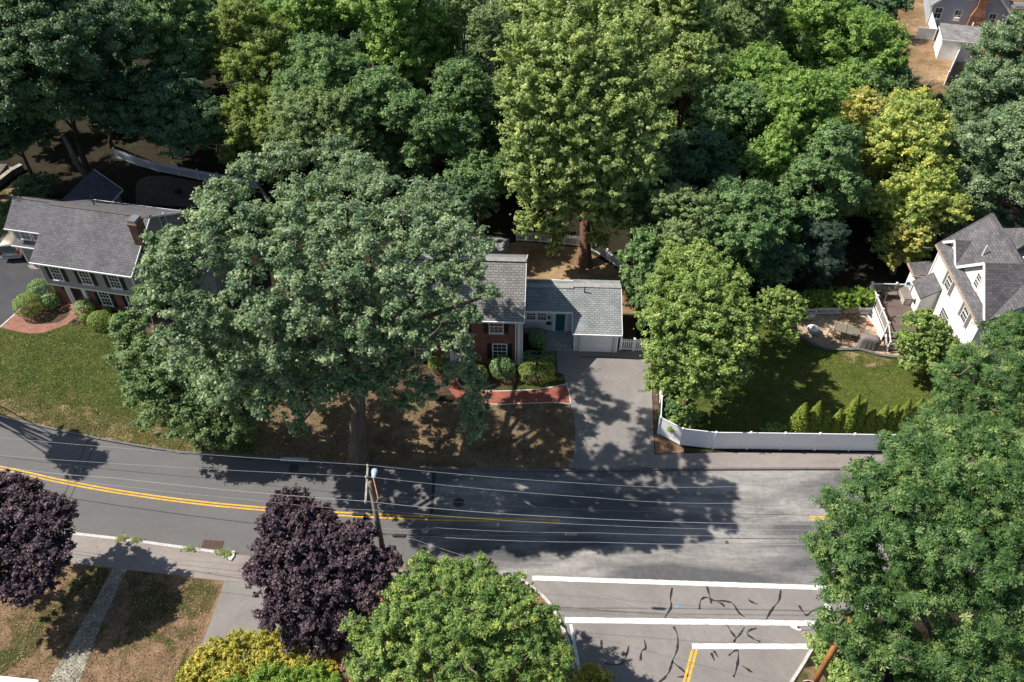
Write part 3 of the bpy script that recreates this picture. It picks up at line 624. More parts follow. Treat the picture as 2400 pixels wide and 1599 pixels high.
# --- centre house (brick, two storeys) with a low wing and garage
A = R(-2.5); hc = thing('brick_house', 'red brick house with low pale roofed garage wing, half hidden behind the big oak', 'house', (.64, 47.0, 0), A)
w = MB(); w.box(-9.6, 0, 0, 0, 7.5, 4.95); w.build('brick_wall', 'brick', hc)
w = MB(); w.box(.0, -.02, 0, .12, 7.55, 4.95); w.add([(.12, -.02, 4.95), (.12, 3.7, 7.55), (.12, 7.55, 4.95), (.0, -.02, 4.95), (.0, 3.7, 7.55), (.0, 7.55, 4.95)], [(0, 2, 1), (3, 4, 5)]); w.build('gable_wall', 'sid_lilac', hc)
w = MB(); w.add([(-9.6, 0, 4.95), (-9.6, 3.7, 7.55), (-9.6, 7.5, 4.95)], [(0, 1, 2)]); w.build('gable_wall', 'sid_lilac', hc)
for q_ in ((.125, -.06, 0, .2, .16, 4.9), (-.22, -.07, 0, -.0, -.025, 4.9), (.125, 7.4, 0, .2, 7.6, 4.9)): w = MB(); w.box(*q_); w.build('corner_board', 'white', hc)
r = MB(); gable_x(r, -9.9, .28, -.35, 7.75, 4.98, 7.72); rc_ = r.build('roof', 'roof_pale', hc)
r = MB(); r.slab([(-9.9, 3.45, 7.68), (.29, 3.45, 7.68), (.29, 3.7, 7.86), (-9.9, 3.7, 7.86)], .06); r.slab([(-9.9, 3.7, 7.86), (.29, 3.7, 7.86), (.29, 3.95, 7.68), (-9.9, 3.95, 7.68)], .06); r.build('ridge_vent', 'ridge', rc_)
r = MB(); r.box(-9.95, -.47, 4.84, .3, -.36, 4.96); r.bar((.31, -.35, 4.88), (.31, 3.7, 7.62), .05, .2); r.bar((.31, 7.75, 4.88), (.31, 3.7, 7.62), .05, .2); r.build('gutter', 'white', hc)
r = MB(); r.tube([(-.35, -.4, 4.85), (-.35, -.12, 4.5), (-.35, -.12, .1)], .05); r.build('downspout', 'white', hc)
for u in (-1.85, -4.75, -7.75): win(hc, u, 0, 4.1, .95, 1.25, 0, 3, 4, 1)
for u in (-1.6, -7.75): win(hc, u, 0, 1.45, 1.0, 1.5, 0, 3, 4, 1)
d = MB(); d.box(-5.2, -.04, .2, -4.2, -.002, 2.3); dd = d.build('door', 'white', hc); d = MB(); d.box(-4.35, -.1, 1.15, -4.28, -.04, 1.25); d.build('handle', 'metal', dd)
d = MB(); d.box(-5.55, -.1, .1, -5.22, 0, 2.5).box(-4.18, -.1, .1, -3.85, 0, 2.5).box(-5.55, -.1, 2.5, -3.85, 0, 2.75); d.build('door_surround', 'white', hc)
d = MB(); d.box(-5.9, -1.3, .005, -3.5, -.11, .2); d.build('doorstep', 'stone', hc)
# wing: breezeway, then the garage
w = MB(); w.box(.2, 3.6, 0, 4.2, 6.4, 2.75); w.build('breezeway_wall', 'sid_lilac', hc)
w = MB(); w.box(4.2, 1.75, 0, 7.72, 6.4, 2.25); w.add([(7.72, 1.75, 2.25), (7.72, 5.7, 3.55), (7.72, 6.4, 3.3), (7.72, 6.4, 2.25)], [(0, 3, 2, 1)]); w.add([(4.2, 1.75, 2.25), (4.2, 3.6, 2.85), (4.2, 3.6, 2.25)], [(0, 1, 2)]); w.build('garage_wall', 'sid_lilac', hc)
r = MB(); r.slab([(.2, 3.25, 2.87), (4.1, 3.25, 2.87), (4.1, 5.5, 3.66), (.2, 5.5, 3.66)], .1); r.slab([(.2, 5.5, 3.66), (4.1, 5.5, 3.66), (4.1, 6.6, 3.32), (.2, 6.6, 3.32)], .1)
r.slab([(4.1, 1.42, 2.24), (7.95, 1.42, 2.24), (7.95, 5.62, 3.68), (4.1, 5.62, 3.68)], .1); r.slab([(4.1, 5.62, 3.68), (7.95, 5.62, 3.68), (7.95, 6.75, 3.34), (4.1, 6.75, 3.34)], .1); rw = r.build('wing_roof', 'roof_wing', hc)
r = MB(); r.slab([(.2, 5.25, 3.64), (4.1, 5.25, 3.64), (4.1, 5.5, 3.76), (.2, 5.5, 3.76)], .05); r.slab([(.2, 5.5, 3.76), (4.1, 5.5, 3.76), (4.1, 5.75, 3.66), (.2, 5.75, 3.66)], .05)
r.slab([(4.1, 5.4, 3.68), (7.96, 5.4, 3.68), (7.96, 5.64, 3.79), (4.1, 5.64, 3.79)], .05); r.slab([(4.1, 5.64, 3.79), (7.96, 5.64, 3.79), (7.96, 5.88, 3.69), (4.1, 5.88, 3.69)], .05); r.build('ridge_vent', 'ridge', rw)
r = MB(); r.box(.2, 3.12, 2.72, 4.08, 3.24, 2.86).box(4.08, 1.3, 2.1, 7.97, 1.41, 2.23).box(.2, 6.61, 3.2, 7.97, 6.7, 3.31); r.bar((4.06, 1.4, 2.17), (4.06, 3.2, 2.8), .05, .16); r.bar((7.98, 1.4, 2.17), (7.98, 5.62, 3.6), .05, .16); r.build('gutter', 'white', hc)
for q_ in ((4.2, 1.7, 0, 4.32, 1.745, 2.2), (4.7, 1.69, 0, 4.86, 1.745, 2.2), (7.12, 1.69, 0, 7.26, 1.745, 2.2), (7.6, 1.7, 0, 7.74, 1.745, 2.2)): r = MB(); r.box(*q_); r.build('trim_board', 'white', hc)
r = MB(); r.tube([(7.5, 1.4, 2.15), (7.5, 1.63, 1.9), (7.5, 1.63, .05)], .045); r.build('downspout', 'white', hc)
g_ = MB(); g_.box(4.86, 1.71, .02, 7.12, 1.747, 2.1)
for k in range(1, 8): g_.box(4.86 + k * .2825 - .012, 1.703, .02, 4.86 + k * .2825 + .012, 1.711, 2.1)
g_.build('garage_door', 'garage', hc)
for u in (.75, 1.62): win(hc, u, 3.6, 2.05, .68, .85, 0, 3, 4, 0)
d = MB(); d.box(2.75, 3.545, .48, 3.5, 3.575, 2.4); dd = d.build('door', 'door_teal', hc); d = MB(); d.box(2.62, 3.5, 1.3, 2.67, 3.545, 1.45); d.build('handle', 'metal', dd)
d = MB(); d.box(2.5, 3.53, .46, 2.74, 3.6, 2.6).box(3.51, 3.53, .46, 3.75, 3.6, 2.6).box(2.74, 3.53, 2.41, 3.51, 3.6, 2.6).box(2.74, 3.54, .46, 3.51, 3.6, .48); d.build('door_surround', 'white', hc)
d = MB(); d.box(2.15, 3.53, 1.75, 2.25, 3.6, 1.85).lathe([(.04, 0), (.09, .08), (.08, .24), (.02, .32)], 8, (2.2, 3.48, 1.82)); d.build('wall_lantern', 'shutter', hc)
d = MB(); d.box(2.0, 3.5, 1.15, 2.4, 3.6, 1.42); d.build('mailbox', 'shutter', hc)
d = MB(); d.box(1.75, 2.35, .005, 4.18, 3.59, .46); st = d.build('porch_platform', 'stone', hc)
for k, z in ((0, .31), (1, .16)):
    d = MB(); d.box(1.75, 2.0 - k * .35, .005, 4.13, 2.345 - k * .35, z); d.build('step', 'stone', hc)
p = MB(); p.tube([(5.0, 5.0, 3.4), (5.0, 5.0, 4.05)], .05); p.build('vent_pipe', 'pipe', hc)
# curved metal trellis leaning at the breezeway
tr = MB()
for k in range(9): x = -.75 + k * .19; tr.bar((x, .35, .02), (x * 1.15, -.02, .95 + .18 * math.cos(x * 1.6)), .025, .025)
tr.tube([(-.87 + i * .216, -.02, .95 + .18 * math.cos((-.75 + i * .19) * 1.6)) for i in range(9)], .022, 6); tr.tube([(-.8 + i * .2, .15, .55) for i in range(9)], .015, 6)
q = hc.matrix_basis; wp = Matrix.Translation(hc.location) @ Matrix.Rotation(A, 4, 'Z') @ Vector((1.1, 3.1, 0))
tag(tr.build('trellis', 'shutter', loc=wp, rot=A), 'fan shaped dark metal trellis leaning under the breezeway window', 'trellis')

# --- right house (white, gable roof with ridge running away from the road)
A = R(2.5) * -1; hr = thing('white_house', 'white clapboard house with charcoal roof and gable dormers at the right edge', 'house', (34.0, 45.06, .6), A)
w = MB(); w.box(.35, .35, -.6, 7.6, 9.4, 5.45); w.add([(.35, 9.4, 5.45), (3.2, 9.4, 8.3), (6.4, 9.4, 5.45)], [(2, 1, 0)]); w.build('wall', 'sid_white', hr)
r = MB(); r.slab([(0, 0, 5.5), (3.15, 3.2, 8.55), (3.15, 9.6, 8.55), (0, 9.6, 5.5)], .12); r.slab([(6.3, 9.6, 5.5), (3.15, 9.6, 8.55), (3.15, 3.2, 8.55), (6.3, 3.2, 5.5)], .12)
r.slab([(.0, 0, 5.5), (9.5, 0, 5.5), (9.5, 3.2, 8.53), (3.1, 3.2, 8.53)], .12); rr = r.build('roof', 'roof_dark', hr)
r = MB(); r.slab([(9.5, 3.2, 8.53), (3.15, 3.2, 8.53), (6.3, 6.4, 5.5), (9.5, 6.4, 5.5)], .12); r.slab([(7.0, 5.2, 5.5), (12.0, 5.2, 5.5), (12, 8.6, 8.2), (7.0, 8.6, 8.2)], .12); r.slab([(5.6, 8.6, 5.9), (7.4, 8.6, 8.2), (12, 8.6, 8.2), (12, 12, 5.5), (5.6, 12, 5.5)], .12); r.build('rear_roof', 'roof_dark', hr)
r = MB(); r.bar((3.15, 9.65, 8.62), (3.15, 3.2, 8.62), .3, .06); r.build('ridge_cap', 'roof_dark', rr)
r = MB(); r.box(-.12, -.1, 5.36, -.005, 9.62, 5.48).box(-.12, -.12, 5.36, 9.5, -.1, 5.48); r.build('gutter', 'tan_trim', hr)
for q_ in (((.35, .35, -.5), (.35, .35, 5.4), .16, .16), ((.35, 9.4, -.5), (.35, 9.4, 5.4), .16, .16)): r = MB(); r.bar(*q_); r.build('corner_board', 'white', hr)
r = MB(); r.bar((0, 9.64, 5.42), (3.15, 9.64, 8.48), .05, .2); r.build('rake_board', 'shutter_brown', hr)
def side_gable(y0, y1, z0, za, xw, xd, name):
    """gable dormer facing left: white wall at xw, ridge running in to xd"""
    ym = (y0 + y1) / 2; m = MB(); m.add([(xw, y0 + .15, z0), (xw, y1 - .15, z0), (xw, ym, za - .12), (xd, y0, z0), (xd, y1, z0), (xd, ym, za)], [(0, 2, 1), (0, 3, 5, 2), (1, 2, 5, 4)])
    dm = m.build(name, 'sid_white', hr)
    m = MB(); m.slab([(xw - .25, y0 - .1, z0 + .05), (xd, y0 - .1, z0 + .05), (xd, ym, za + .08), (xw - .25, ym, za + .08)], .1); m.slab([(xw - .25, ym, za + .08), (xd, ym, za + .08), (xd, y1 + .1, z0 + .05), (xw - .25, y1 + .1, z0 + .05)], .1); m.build('dormer_roof', 'roof_dark', dm)
    m = MB(); m.bar((xw - .28, y0 - .05, z0 + .0), (xw - .28, ym, za - .02), .07, .22); m.bar((xw - .28, y1 + .05, z0 + .0), (xw - .28, ym, za - .02), .07, .22); m.build('rake_board', 'white', dm)
    return dm
side_gable(.25, 6.3, 5.75, 8.62, .62, 3.3, 'front_gable'); side_gable(6.55, 9.5, 5.75, 7.05, .62, 2.2, 'dormer')
win(hr, .62, 3.4, 6.85, .6, 1.1, R(-90), 3, 4)
for y in (2.55, 6.3): win(hr, .35, y, 4.35, .8, 1.45, R(-90), 3, 4, 1, 'shutter_brown')
win(hr, .35, 1.5, 1.5, .8, 1.5, R(-90), 3, 4, 1, 'shutter_brown'); win(hr, .35, 3.2, 1.6, .8, 1.2, R(-90), 1, 2); win(hr, .35, 4.9, 1.4, 1.3, 1.9, R(-90), 5, 6, 0, sash=False)
d = MB(); d.box(.2, 4.1, 2.0, .3, 4.2, 2.1).lathe([(.05, 0), (.1, .1), (.08, .3), (.02, .36)], 8, (.2, 4.05, 1.7)); d.build('wall_lantern', 'shutter', hr)
for x in (2.4, 4.0, 5.6): win(hr, x, .35, 4.2, 1.1, 1.5, 0, 2, 2, 3 if x < 3 else 0)
# front gable over the front eave with its louvre, and the pent roof in front
m = MB(); m.add([(.7, .55, 5.8), (5.9, .55, 5.8), (3.3, .55, 7.55)], [(0, 1, 2)]); fg = m.build('front_gable', 'sid_white', hr)
m = MB(); m.slab([(.35, .2, 5.62), (3.3, .2, 7.75), (3.3, 2.9, 7.75), (.35, .9, 5.62)], .1); m.slab([(3.3, .2, 7.75), (6.25, .2, 5.62), (6.25, .9, 5.62), (3.3, 2.9, 7.75)], .1); m.build('gable_roof', 'roof_dark', fg)
m = MB(); m.box(2.9, .5, 6.2, 3.7, .549, 6.7)
for k in range(6): m.box(2.94, .47, 6.23 + k * .075, 3.66, .5, 6.27 + k * .075)
m.build('louvre', 'shutter_brown', fg)
# lower porch roof at the front and two small left-hand bays
m = MB(); m.slab([(1.2, -2.6, 2.9), (9, -2.6, 2.9), (9, .34, 3.5), (1.2, .34, 3.5)], .14); m.build('porch_roof', 'roof_dark', hr)
m = MB(); m.box(1.15, -2.7, 2.7, 9, -2.61, 2.9)
for x in (1.4, 4.4, 7.4): m.box(x, -2.5, .0, x + .2, -2.3, 2.75)
m.build('porch_post', 'white', hr)
m = MB(); m.box(-.9, 6.9, -.6, .35, 8.75, 2.1); m.add([(-.9, 6.9, 2.1), (.35, 6.9, 2.1), (.35, 6.9, 3.0), (-.9, 8.75, 2.1), (.35, 8.75, 2.1), (.35, 8.75, 3.0)], [(0, 1, 2), (3, 5, 4)]); bay = m.build('entry_bay', 'sid_white', hr)
m = MB(); m.slab([(-1.12, 6.72, 2.12), (.34, 6.72, 3.15), (.34, 8.95, 3.15), (-1.12, 8.95, 2.12)], .1); m.build('bay_roof', 'roof_dark', bay)
m = MB(); m.box(-.94, 7.5, .95, -.9, 7.75, 1.3); m.lathe([(.16, 0), (.2, .05), (.16, .1)], 10, (-.98, 7.62, 1.05)); m.build('wall_ornament', 'iron_dark', bay)
m = MB(); m.box(-.5, 9.5, -.6, 1.8, 10.9, 2.3); bay2 = m.build('rear_bay', 'sid_white', hr)
m = MB(); m.slab([(-.8, 9.42, 2.32), (2.0, 9.42, 2.7), (2.0, 11.2, 2.7), (-.8, 11.2, 2.32)], .12); m.build('bay_roof', 'roof_dark', bay2); m = MB(); m.box(-.9, 9.4, 2.18, -.8, 11.2, 2.31).box(-.8, 9.33, 2.2, 2.0, 9.41, 2.32); m.build('bay_gutter', 'tan_trim', bay2)
m = MB(); m.tube([(1.75, 6.1, 6.9), (1.75, 6.1, 8.1)], .06); m.build('vent_pipe', 'white', hr)

# --- far grey house, its lean-to and chimney
A = R(-6); p = G(2170, 56); hf = thing('grey_house', 'blue grey clapboard house with orange brick chimney at the far top right corner', 'house', (p[0], p[1], 0), R(-17))
w = MB(); w.box(0, 0, 0, 9.4, 11, 2.7); w.add([(0, 0, 2.7), (9.4, 0, 2.7), (4.7, 0, 7.0), (0, 11, 2.7), (9.4, 11, 2.7), (4.7, 11, 7.0)], [(0, 1, 2), (4, 3, 5)]); w.build('wall', 'sid_blue', hf)
r = MB(); r.slab([(-.4, -.3, 2.5), (4.7, -.3, 7.2), (4.7, 11.3, 7.2), (-.4, 11.3, 2.5)], .15); r.slab([(4.7, -.3, 7.2), (9.8, -.3, 2.5), (9.8, 11.3, 2.5), (4.7, 11.3, 7.2)], .15); r.build('roof', 'roof_old', hf)
r = MB(); r.bar((-.4, -.33, 2.4), (4.7, -.33, 7.05), .06, .25); r.bar((9.8, -.33, 2.4), (4.7, -.33, 7.05), .06, .25); r.box(-.06, -.05, 0, .14, 0, 2.7).box(9.26, -.05, 0, 9.46, 0, 2.7); r.build('trim', 'white', hf)
for x in (1.0, 3.4, 7.6): win(hf, x, 0, 1.6, .8, 1.35, 0, 2, 2)
for x in (3.9, 6.1): win(hf, x, 0, 4.4, .8, 1.2, 0, 2, 2)
m = MB(); m.box(3.1, -.42, .98, 3.7, -.06, 1.4); m.build('air_conditioner', 'white', hf)
c = MB(); c.box(4.9, -.7, 0, 6.6, -.005, 1.9); c.add([(4.9, -.7, 1.9), (6.6, -.7, 1.9), (6.6, 0, 1.9), (4.9, 0, 1.9), (5.3, -.6, 3.0), (6.35, -.6, 3.0), (6.35, 0, 3.0), (5.3, 0, 3.0)], [(0, 1, 5, 4), (1, 2, 6, 5), (3, 0, 4, 7)]); c.box(5.3, -.6, 3.0, 6.35, -.005, 8.2); c.build('chimney', 'brick_orange', hf)
sh = thing('flat_roof_shed', 'white shed with stained grey roof in front of the far grey house', 'shed', (53.0, 100.4, 0), R(-15))
w = MB(); w.box(0, 0, 0, 4.4, 3.7, 2.5); w.build('wall', 'sid_white', sh)
r = MB(); r.slab([(-.15, -.15, 2.62), (4.6, -.15, 2.62), (4.6, 3.9, 3.0), (-.15, 3.9, 3.0)], .12); r.build('roof', 'roof_old', sh)
r = MB(); r.box(-.2, -.22, 2.46, 4.6, -.155, 2.62).box(-.21, -.15, 2.46, -.155, 3.9, 2.62); r.build('eave_board', 'white', sh)
p = G(2372, 52); bp = MB(); bp.box(-.9, -.6, 0, .9, .6, 1.9).box(-1.0, -.7, 1.9, 1.0, .7, 2.05); b_ = tag(bp.build('brick_pier', 'brick_brown', loc=(p[0], p[1], 0)), 'short square brick pier with a metal cap in the straw field beside the far house', 'pier'); m = MB(); m.box(-.6, -.4, 2.05, .6, .4, 2.35); m.build('cap', 'metal', b_)

# ------------------------------------------------------------------ fences
def picket_fence(label, pts, h, mat='vinyl', gap=.13, pw=.07, cap=.12):
    b = pts[0]; t = thing('picket_fence', label, 'fence', (b[0], b[1], 0))
    P = [Vector((p[0] - b[0], p[1] - b[1], 0)) for p in pts]
    for p in P:
        m = MB(); m.box(p.x - cap / 2, p.y - cap / 2, 0, p.x + cap / 2, p.y + cap / 2, h + .1); m.add([(p.x - cap * .7, p.y - cap * .7, h + .1), (p.x + cap * .7, p.y - cap * .7, h + .1), (p.x + cap * .7, p.y + cap * .7, h + .1), (p.x - cap * .7, p.y + cap * .7, h + .1), (p.x, p.y, h + .2)], [(0, 1, 4), (1, 2, 4), (2, 3, 4), (3, 0, 4), (3, 2, 1, 0)])
        m.build('post', mat, t)
    for a, c in zip(P[:-1], P[1:]):
        d = (c - a); ln = d.length; d.normalize(); m = MB(); a2 = a + d * cap * .55; c2 = c - d * cap * .55
        for z in (.15, h * .8): m.bar(a2 + Vector((0, 0, z)), c2 + Vector((0, 0, z)), .05, .09)
        n = int((ln - .15) / gap); q = Vector((-d.y, d.x, 0)) * .0
        for i in range(n):
            s = a + d * (.12 + (ln - .24) * i / max(1, n - 1)); m.bar(s + Vector((0, 0, .05)), s + Vector((0, 0, h)), pw, .025 if abs(d.x) > .5 else .025)
        m.build('picket_panel', mat, t)
    return t
def subdiv(pts, n): return [pts[0] + (pts[1] - pts[0]) * i / n for i in range(n + 1)]
picket_fence('white picket fence curving across the dark yard behind the left house', gp([(274, 371), (324, 389), (372, 403), (420, 412), (468, 422), (514, 430), (562, 437), (610, 444)]), 1.15)
picket_fence('white picket fence around the maple trunk behind the garage wing', gp([(1211, 564.6), (1266, 568), (1322.5, 574), (1361, 578), (1394, 591), (1422, 609), (1450, 628), (1478, 648)]), 1.1)
picket_fence('short white picket gate fence between garage corner and driveway tree', gp([(1453, 820), (1484, 822), (1537, 825)]), 1.25, gap=.15, pw=.085, cap=.16)
picket_fence('low white picket fence along the back of the patio', gp([(1888, 742), (1910, 738), (1960, 737), (2008, 737), (2044, 737)]), .8, gap=.11, pw=.05)
def panel_fence(label, pts, h, name='panel_fence', lowrail=True):
    b = pts[0]; t = thing(name, label, 'fence', (b[0], b[1], 0)); P = [Vector((p[0] - b[0], p[1] - b[1], 0)) for p in pts]
    for p in P:
        m = MB(); m.box(p.x - .065, p.y - .065, 0, p.x + .065, p.y + .065, h + .06); m.add([(p.x - .085, p.y - .085, h + .06), (p.x + .085, p.y - .085, h + .06), (p.x + .085, p.y + .085, h + .06), (p.x - .085, p.y + .085, h + .06), (p.x, p.y, h + .13)], [(0, 1, 4), (1, 2, 4), (2, 3, 4), (3, 0, 4), (3, 2, 1, 0)]); m.build('post', 'vinyl', t)
    for a, c in zip(P[:-1], P[1:]):
        d = (c - a); ln = d.length; d.normalize(); m = MB(); a2 = a + d * .067; c2 = c - d * .067
        m.bar(a2 + Vector((0, 0, .12)), c2 + Vector((0, 0, .12)), .05, .14); m.bar(a2 + Vector((0, 0, h - .06)), c2 + Vector((0, 0, h - .06)), .06, .13)
        nb = max(3, int(ln / .18))
        for i in range(nb):
            s0 = a2 + (c2 - a2) * (i / nb); s1 = a2 + (c2 - a2) * ((i + .985) / nb); m.bar(s0 + Vector((0, 0, h / 2 + .03)), s1 + Vector((0, 0, h / 2 + .03)), .024, h - .3)
        m.build('board_panel', 'vinyl', t)
    return t
fp = gp([(1551, 845), (1549, 884), (1547, 925), (1545, 968), (1542, 1016.5), (1593, 1043), (1670, 1052)])
z0 = fp[-1]
fp += [np.array([z0[0] + 2.44 * i, z0[1] + .02 - .045 * i, 0]) for i in range(1, 17)]
panel_fence('tall white vinyl panel fence along the pavement, turning up beside the driveway', fp, 1.83)
panel_fence('short white panel fence beside the far lean-to shed', gp([(2147, 91), (2187, 95), (2181, 75), (2176, 57), (2172, 42)]), 1.5)
panel_fence('long sunlit white fence behind the large right hand oak', gp([(2213, 200), (2224, 176), (2235, 152), (2247, 128), (2259, 105), (2270, 85)]), 1.7)
# near corner: eave of the white shed that just enters the frame
p = G(0, 1588, 2.2); ns = thing('white_shed', 'white shed roof edge just entering the bottom left corner', 'shed', (p[0], p[1], 0), R(-6))
w = MB(); w.box(-4, -4, 0, 2.0, -.25, 2.0); w.build('wall', 'sid_white', ns)
r = MB(); r.slab([(-4.2, 0, 2.15), (2.2, 0, 2.15), (2.2, -4.2, 3.0), (-4.2, -4.2, 3.0)], .08); r.build('roof', 'garage', ns); r = MB(); r.box(-4.2, .005, 2.06, 2.2, .09, 2.2); r.build('gutter', 'white', ns)

# ------------------------------------------------------------------ foliage
def leaf_mesh(name, P, N, tint, mat, L_, W_, rng, shape='tri', droop=0.0):
    n = len(P); P = P.astype(np.float32); N = N / (np.linalg.norm(N, axis=1, keepdims=True) + 1e-9)
    r = rng.normal(size=(n, 3)); T = r - N * (r * N).sum(1, keepdims=True); T /= (np.linalg.norm(T, axis=1, keepdims=True) + 1e-9)
    B = np.cross(N, T); s = rng.uniform(.65, 1.35, (n, 1)); l = L_ * s; w = W_ * s
    if shape == 'tri':
        V = np.stack([P + T * l * .6, P - T * l * .4 + B * w * .5, P - T * l * .4 - B * w * .5], 1); k = 3
    elif shape == 'diamond':
        V = np.stack([P + T * l * .5, P + B * w * .5 + N * w * .12, P - T * l * .5, P - B * w * .5 + N * w * .12], 1); k = 4
    else:                                                             # rosette: whorl of seven leaves
        m = 7; Vs = []
        for j in range(m):
            a = 2 * math.pi * j / m + rng.uniform(-.3, .3, (n, 1)); D = np.cos(a) * T + np.sin(a) * B - N * rng.uniform(-.1, .45, (n, 1)); D /= np.linalg.norm(D, axis=1, keepdims=True)
            S = np.cross(N, D); ll = l * rng.uniform(.75, 1.2, (n, 1))
            Vs.append(np.stack([P + D * ll * .08, P + D * ll * .62 + S * w * .5, P + D * ll, P + D * ll * .62 - S * w * .5], 1))
        V = np.concatenate(Vs, 0); tint = np.concatenate([tint] * m); tint = tint + rng.normal(0, .1, len(tint)); k = 4
    nf = len(V); me = bpy.data.meshes.new(name); me.vertices.add(nf * k); me.vertices.foreach_set('co', V.astype(np.float32).ravel())
    me.loops.add(nf * k); me.loops.foreach_set('vertex_index', np.arange(nf * k, dtype=np.int32))
    me.polygons.add(nf); me.polygons.foreach_set('loop_start', np.arange(0, nf * k, k, dtype=np.int32))
    at = me.attributes.new('tint', 'FLOAT', 'FACE'); at.data.foreach_set('value', np.clip(tint, 0, 1).astype(np.float32))
    me.update(calc_edges=True); me.materials.append(M[mat])
    return me
KIND = {  # leaf material, length, width, clump radius, cover, shape, elongation, bark
    'oak': ('leaf_oak', .2, .115, .5, 1.7, 'diamond', 1.15, 'bark'),
    'oakfront': ('leaf_oak_front', .22, .07, .7, 1.5, 'rosette', 1.0, 'bark'),
    'hornbeam': ('leaf_hornbeam', .16, .11, .45, 1.9, 'diamond', 1.2, 'bark'),
    'maple': ('leaf_maple', .21, .15, .42, 1.7, 'tri', 2.3, 'bark_red'),
    'bright': ('leaf_bright', .21, .14, .5, 1.6, 'tri', 1.7, 'bark_dark'),
    'mid': ('leaf_mid', .21, .14, .52, 1.7, 'tri', 1.4, 'bark_dark'),
    'dark': ('leaf_dark', .22, .15, .55, 1.6, 'tri', 1.3, 'bark_dark'),
    'pale': ('leaf_pale', .19, .11, .45, 1.3, 'tri', 1.7, 'bark_pale'),
    'yellow': ('leaf_yellow', .21, .15, .45, 1.4, 'tri', 1.5, 'bark'),
    'amber': ('leaf_amber', .2, .14, .45, 1.4, 'tri', 1.5, 'bark'),
    'locust': ('leaf_locust', .2, .09, .5, 2.0, 'tri', 1.9, 'bark_dark'),
    'pear': ('leaf_pear', .16, .11, .38, 1.8, 'diamond', 1.4, 'bark_red'),
    'purple': ('leaf_purple', .155, .115, .36, 1.9, 'diamond', 1.2, 'bark_dark'),
    'cherry': ('leaf_cherry', .17, .062, .42, 1.7, 'diamond', 1.5, 'bark'),
    'lime': ('leaf_lime', .22, .06, .4, 2.0, 'diamond', 1.8, 'bark'),
    'gold': ('leaf_gold', .11, .08, .3, 2.0, 'diamond', 1.5, 'bark'),
    'dead': ('leaf_dead', .1, .06, .26, 1.6, 'diamond', 1.0, 'bark'),
    'spruce': ('leaf_spruce', .3, .05, .5, 2.4, 'tri', 1.8, 'bark_dark'),
    'shrub': ('leaf_mid', .12, .08, .3, 2.0, 'diamond', 1.3, 'bark'),
}
def crown_points(lobes, kind, rng, cover=1.0, inner=.25, dens=1.0):
    mat, L_, W_, rc, cov, shape, el, bk = KIND[kind]
    area = L_ * W_ * (.5 if shape != 'rosette' else 7 * .5)
    P = []; N = []; T = []
    for c, r, rz in lobes:
        c = np.array(c); k = rc * min(1.0, max(.45, r / 2.2)); nc = max(6, int(4.2 * (r / k) ** 2 * .8 * dens))
        d = rng.normal(size=(nc, 3)); d /= np.linalg.norm(d, axis=1, keepdims=True)
        d[:, 2] = np.where(d[:, 2] < -.45, -d[:, 2], d[:, 2])
        rad = np.where(rng.random(nc) < inner, rng.uniform(.3, .75, nc), rng.uniform(.72, 1.16, nc))
        cc = c + d * rad[:, None] * np.array([r, r, rz])
        ct = rng.normal(.45, .17, nc); ks = k * rng.uniform(.55, 1.5, nc)
        nl = np.maximum(8, (math.pi * ks ** 2 * cov * cover * 1.35 / area)).astype(int)
        idx = np.repeat(np.arange(nc), nl); m = len(idx)
        o = rng.normal(size=(m, 3)); o /= np.linalg.norm(o, axis=1, keepdims=True); o *= (np.abs(rng.normal(0, .42, m)) + rng.random(m) ** .5 * .45)[:, None]
        o[:, 2] *= .62
        if el > 1:
            ax = d + np.array([0, 0, .55]) + rng.normal(0, .35, (nc, 3)); ax /= np.linalg.norm(ax, axis=1, keepdims=True); A_ = ax[idx]
            pr = (o * A_).sum(1, keepdims=True); o = (o - A_ * pr) / el ** .55 + A_ * pr * el
        p = cc[idx] + o * ks[idx][:, None]
        nr = d[idx] * .35 + o * .3 + np.array([0, 0, .75]) + rng.normal(0, .55, (m, 3))
        P.append(p); N.append(nr); T.append(ct[idx] + rng.normal(0, .2, m))
    return np.concatenate(P), np.concatenate(N), np.concatenate(T)
def auto_lobes(c, r, rz, rng, n=None):
    """a crown of many uneven masses spread over an ellipsoid"""
    n = n or int(np.clip(7 + r * 2.2, 8, 20)); out = [((c[0], c[1], c[2]), r * .55, rz * .6)]; a0 = rng.uniform(0, 6.28)
    for i in range(n):
        a = a0 + i * 2.4 + rng.uniform(-.35, .35); sz = rng.uniform(-.7, 1.0) if i else 1.0; q = math.sqrt(max(0, 1 - sz * sz)); k = rng.uniform(.25, .46); f = rng.uniform(.58, .86)
        out.append(((c[0] + r * q * f * math.cos(a), c[1] + r * q * f * math.sin(a), c[2] + rz * sz * f), r * k, min(rz * .6, r * k)))
    return out
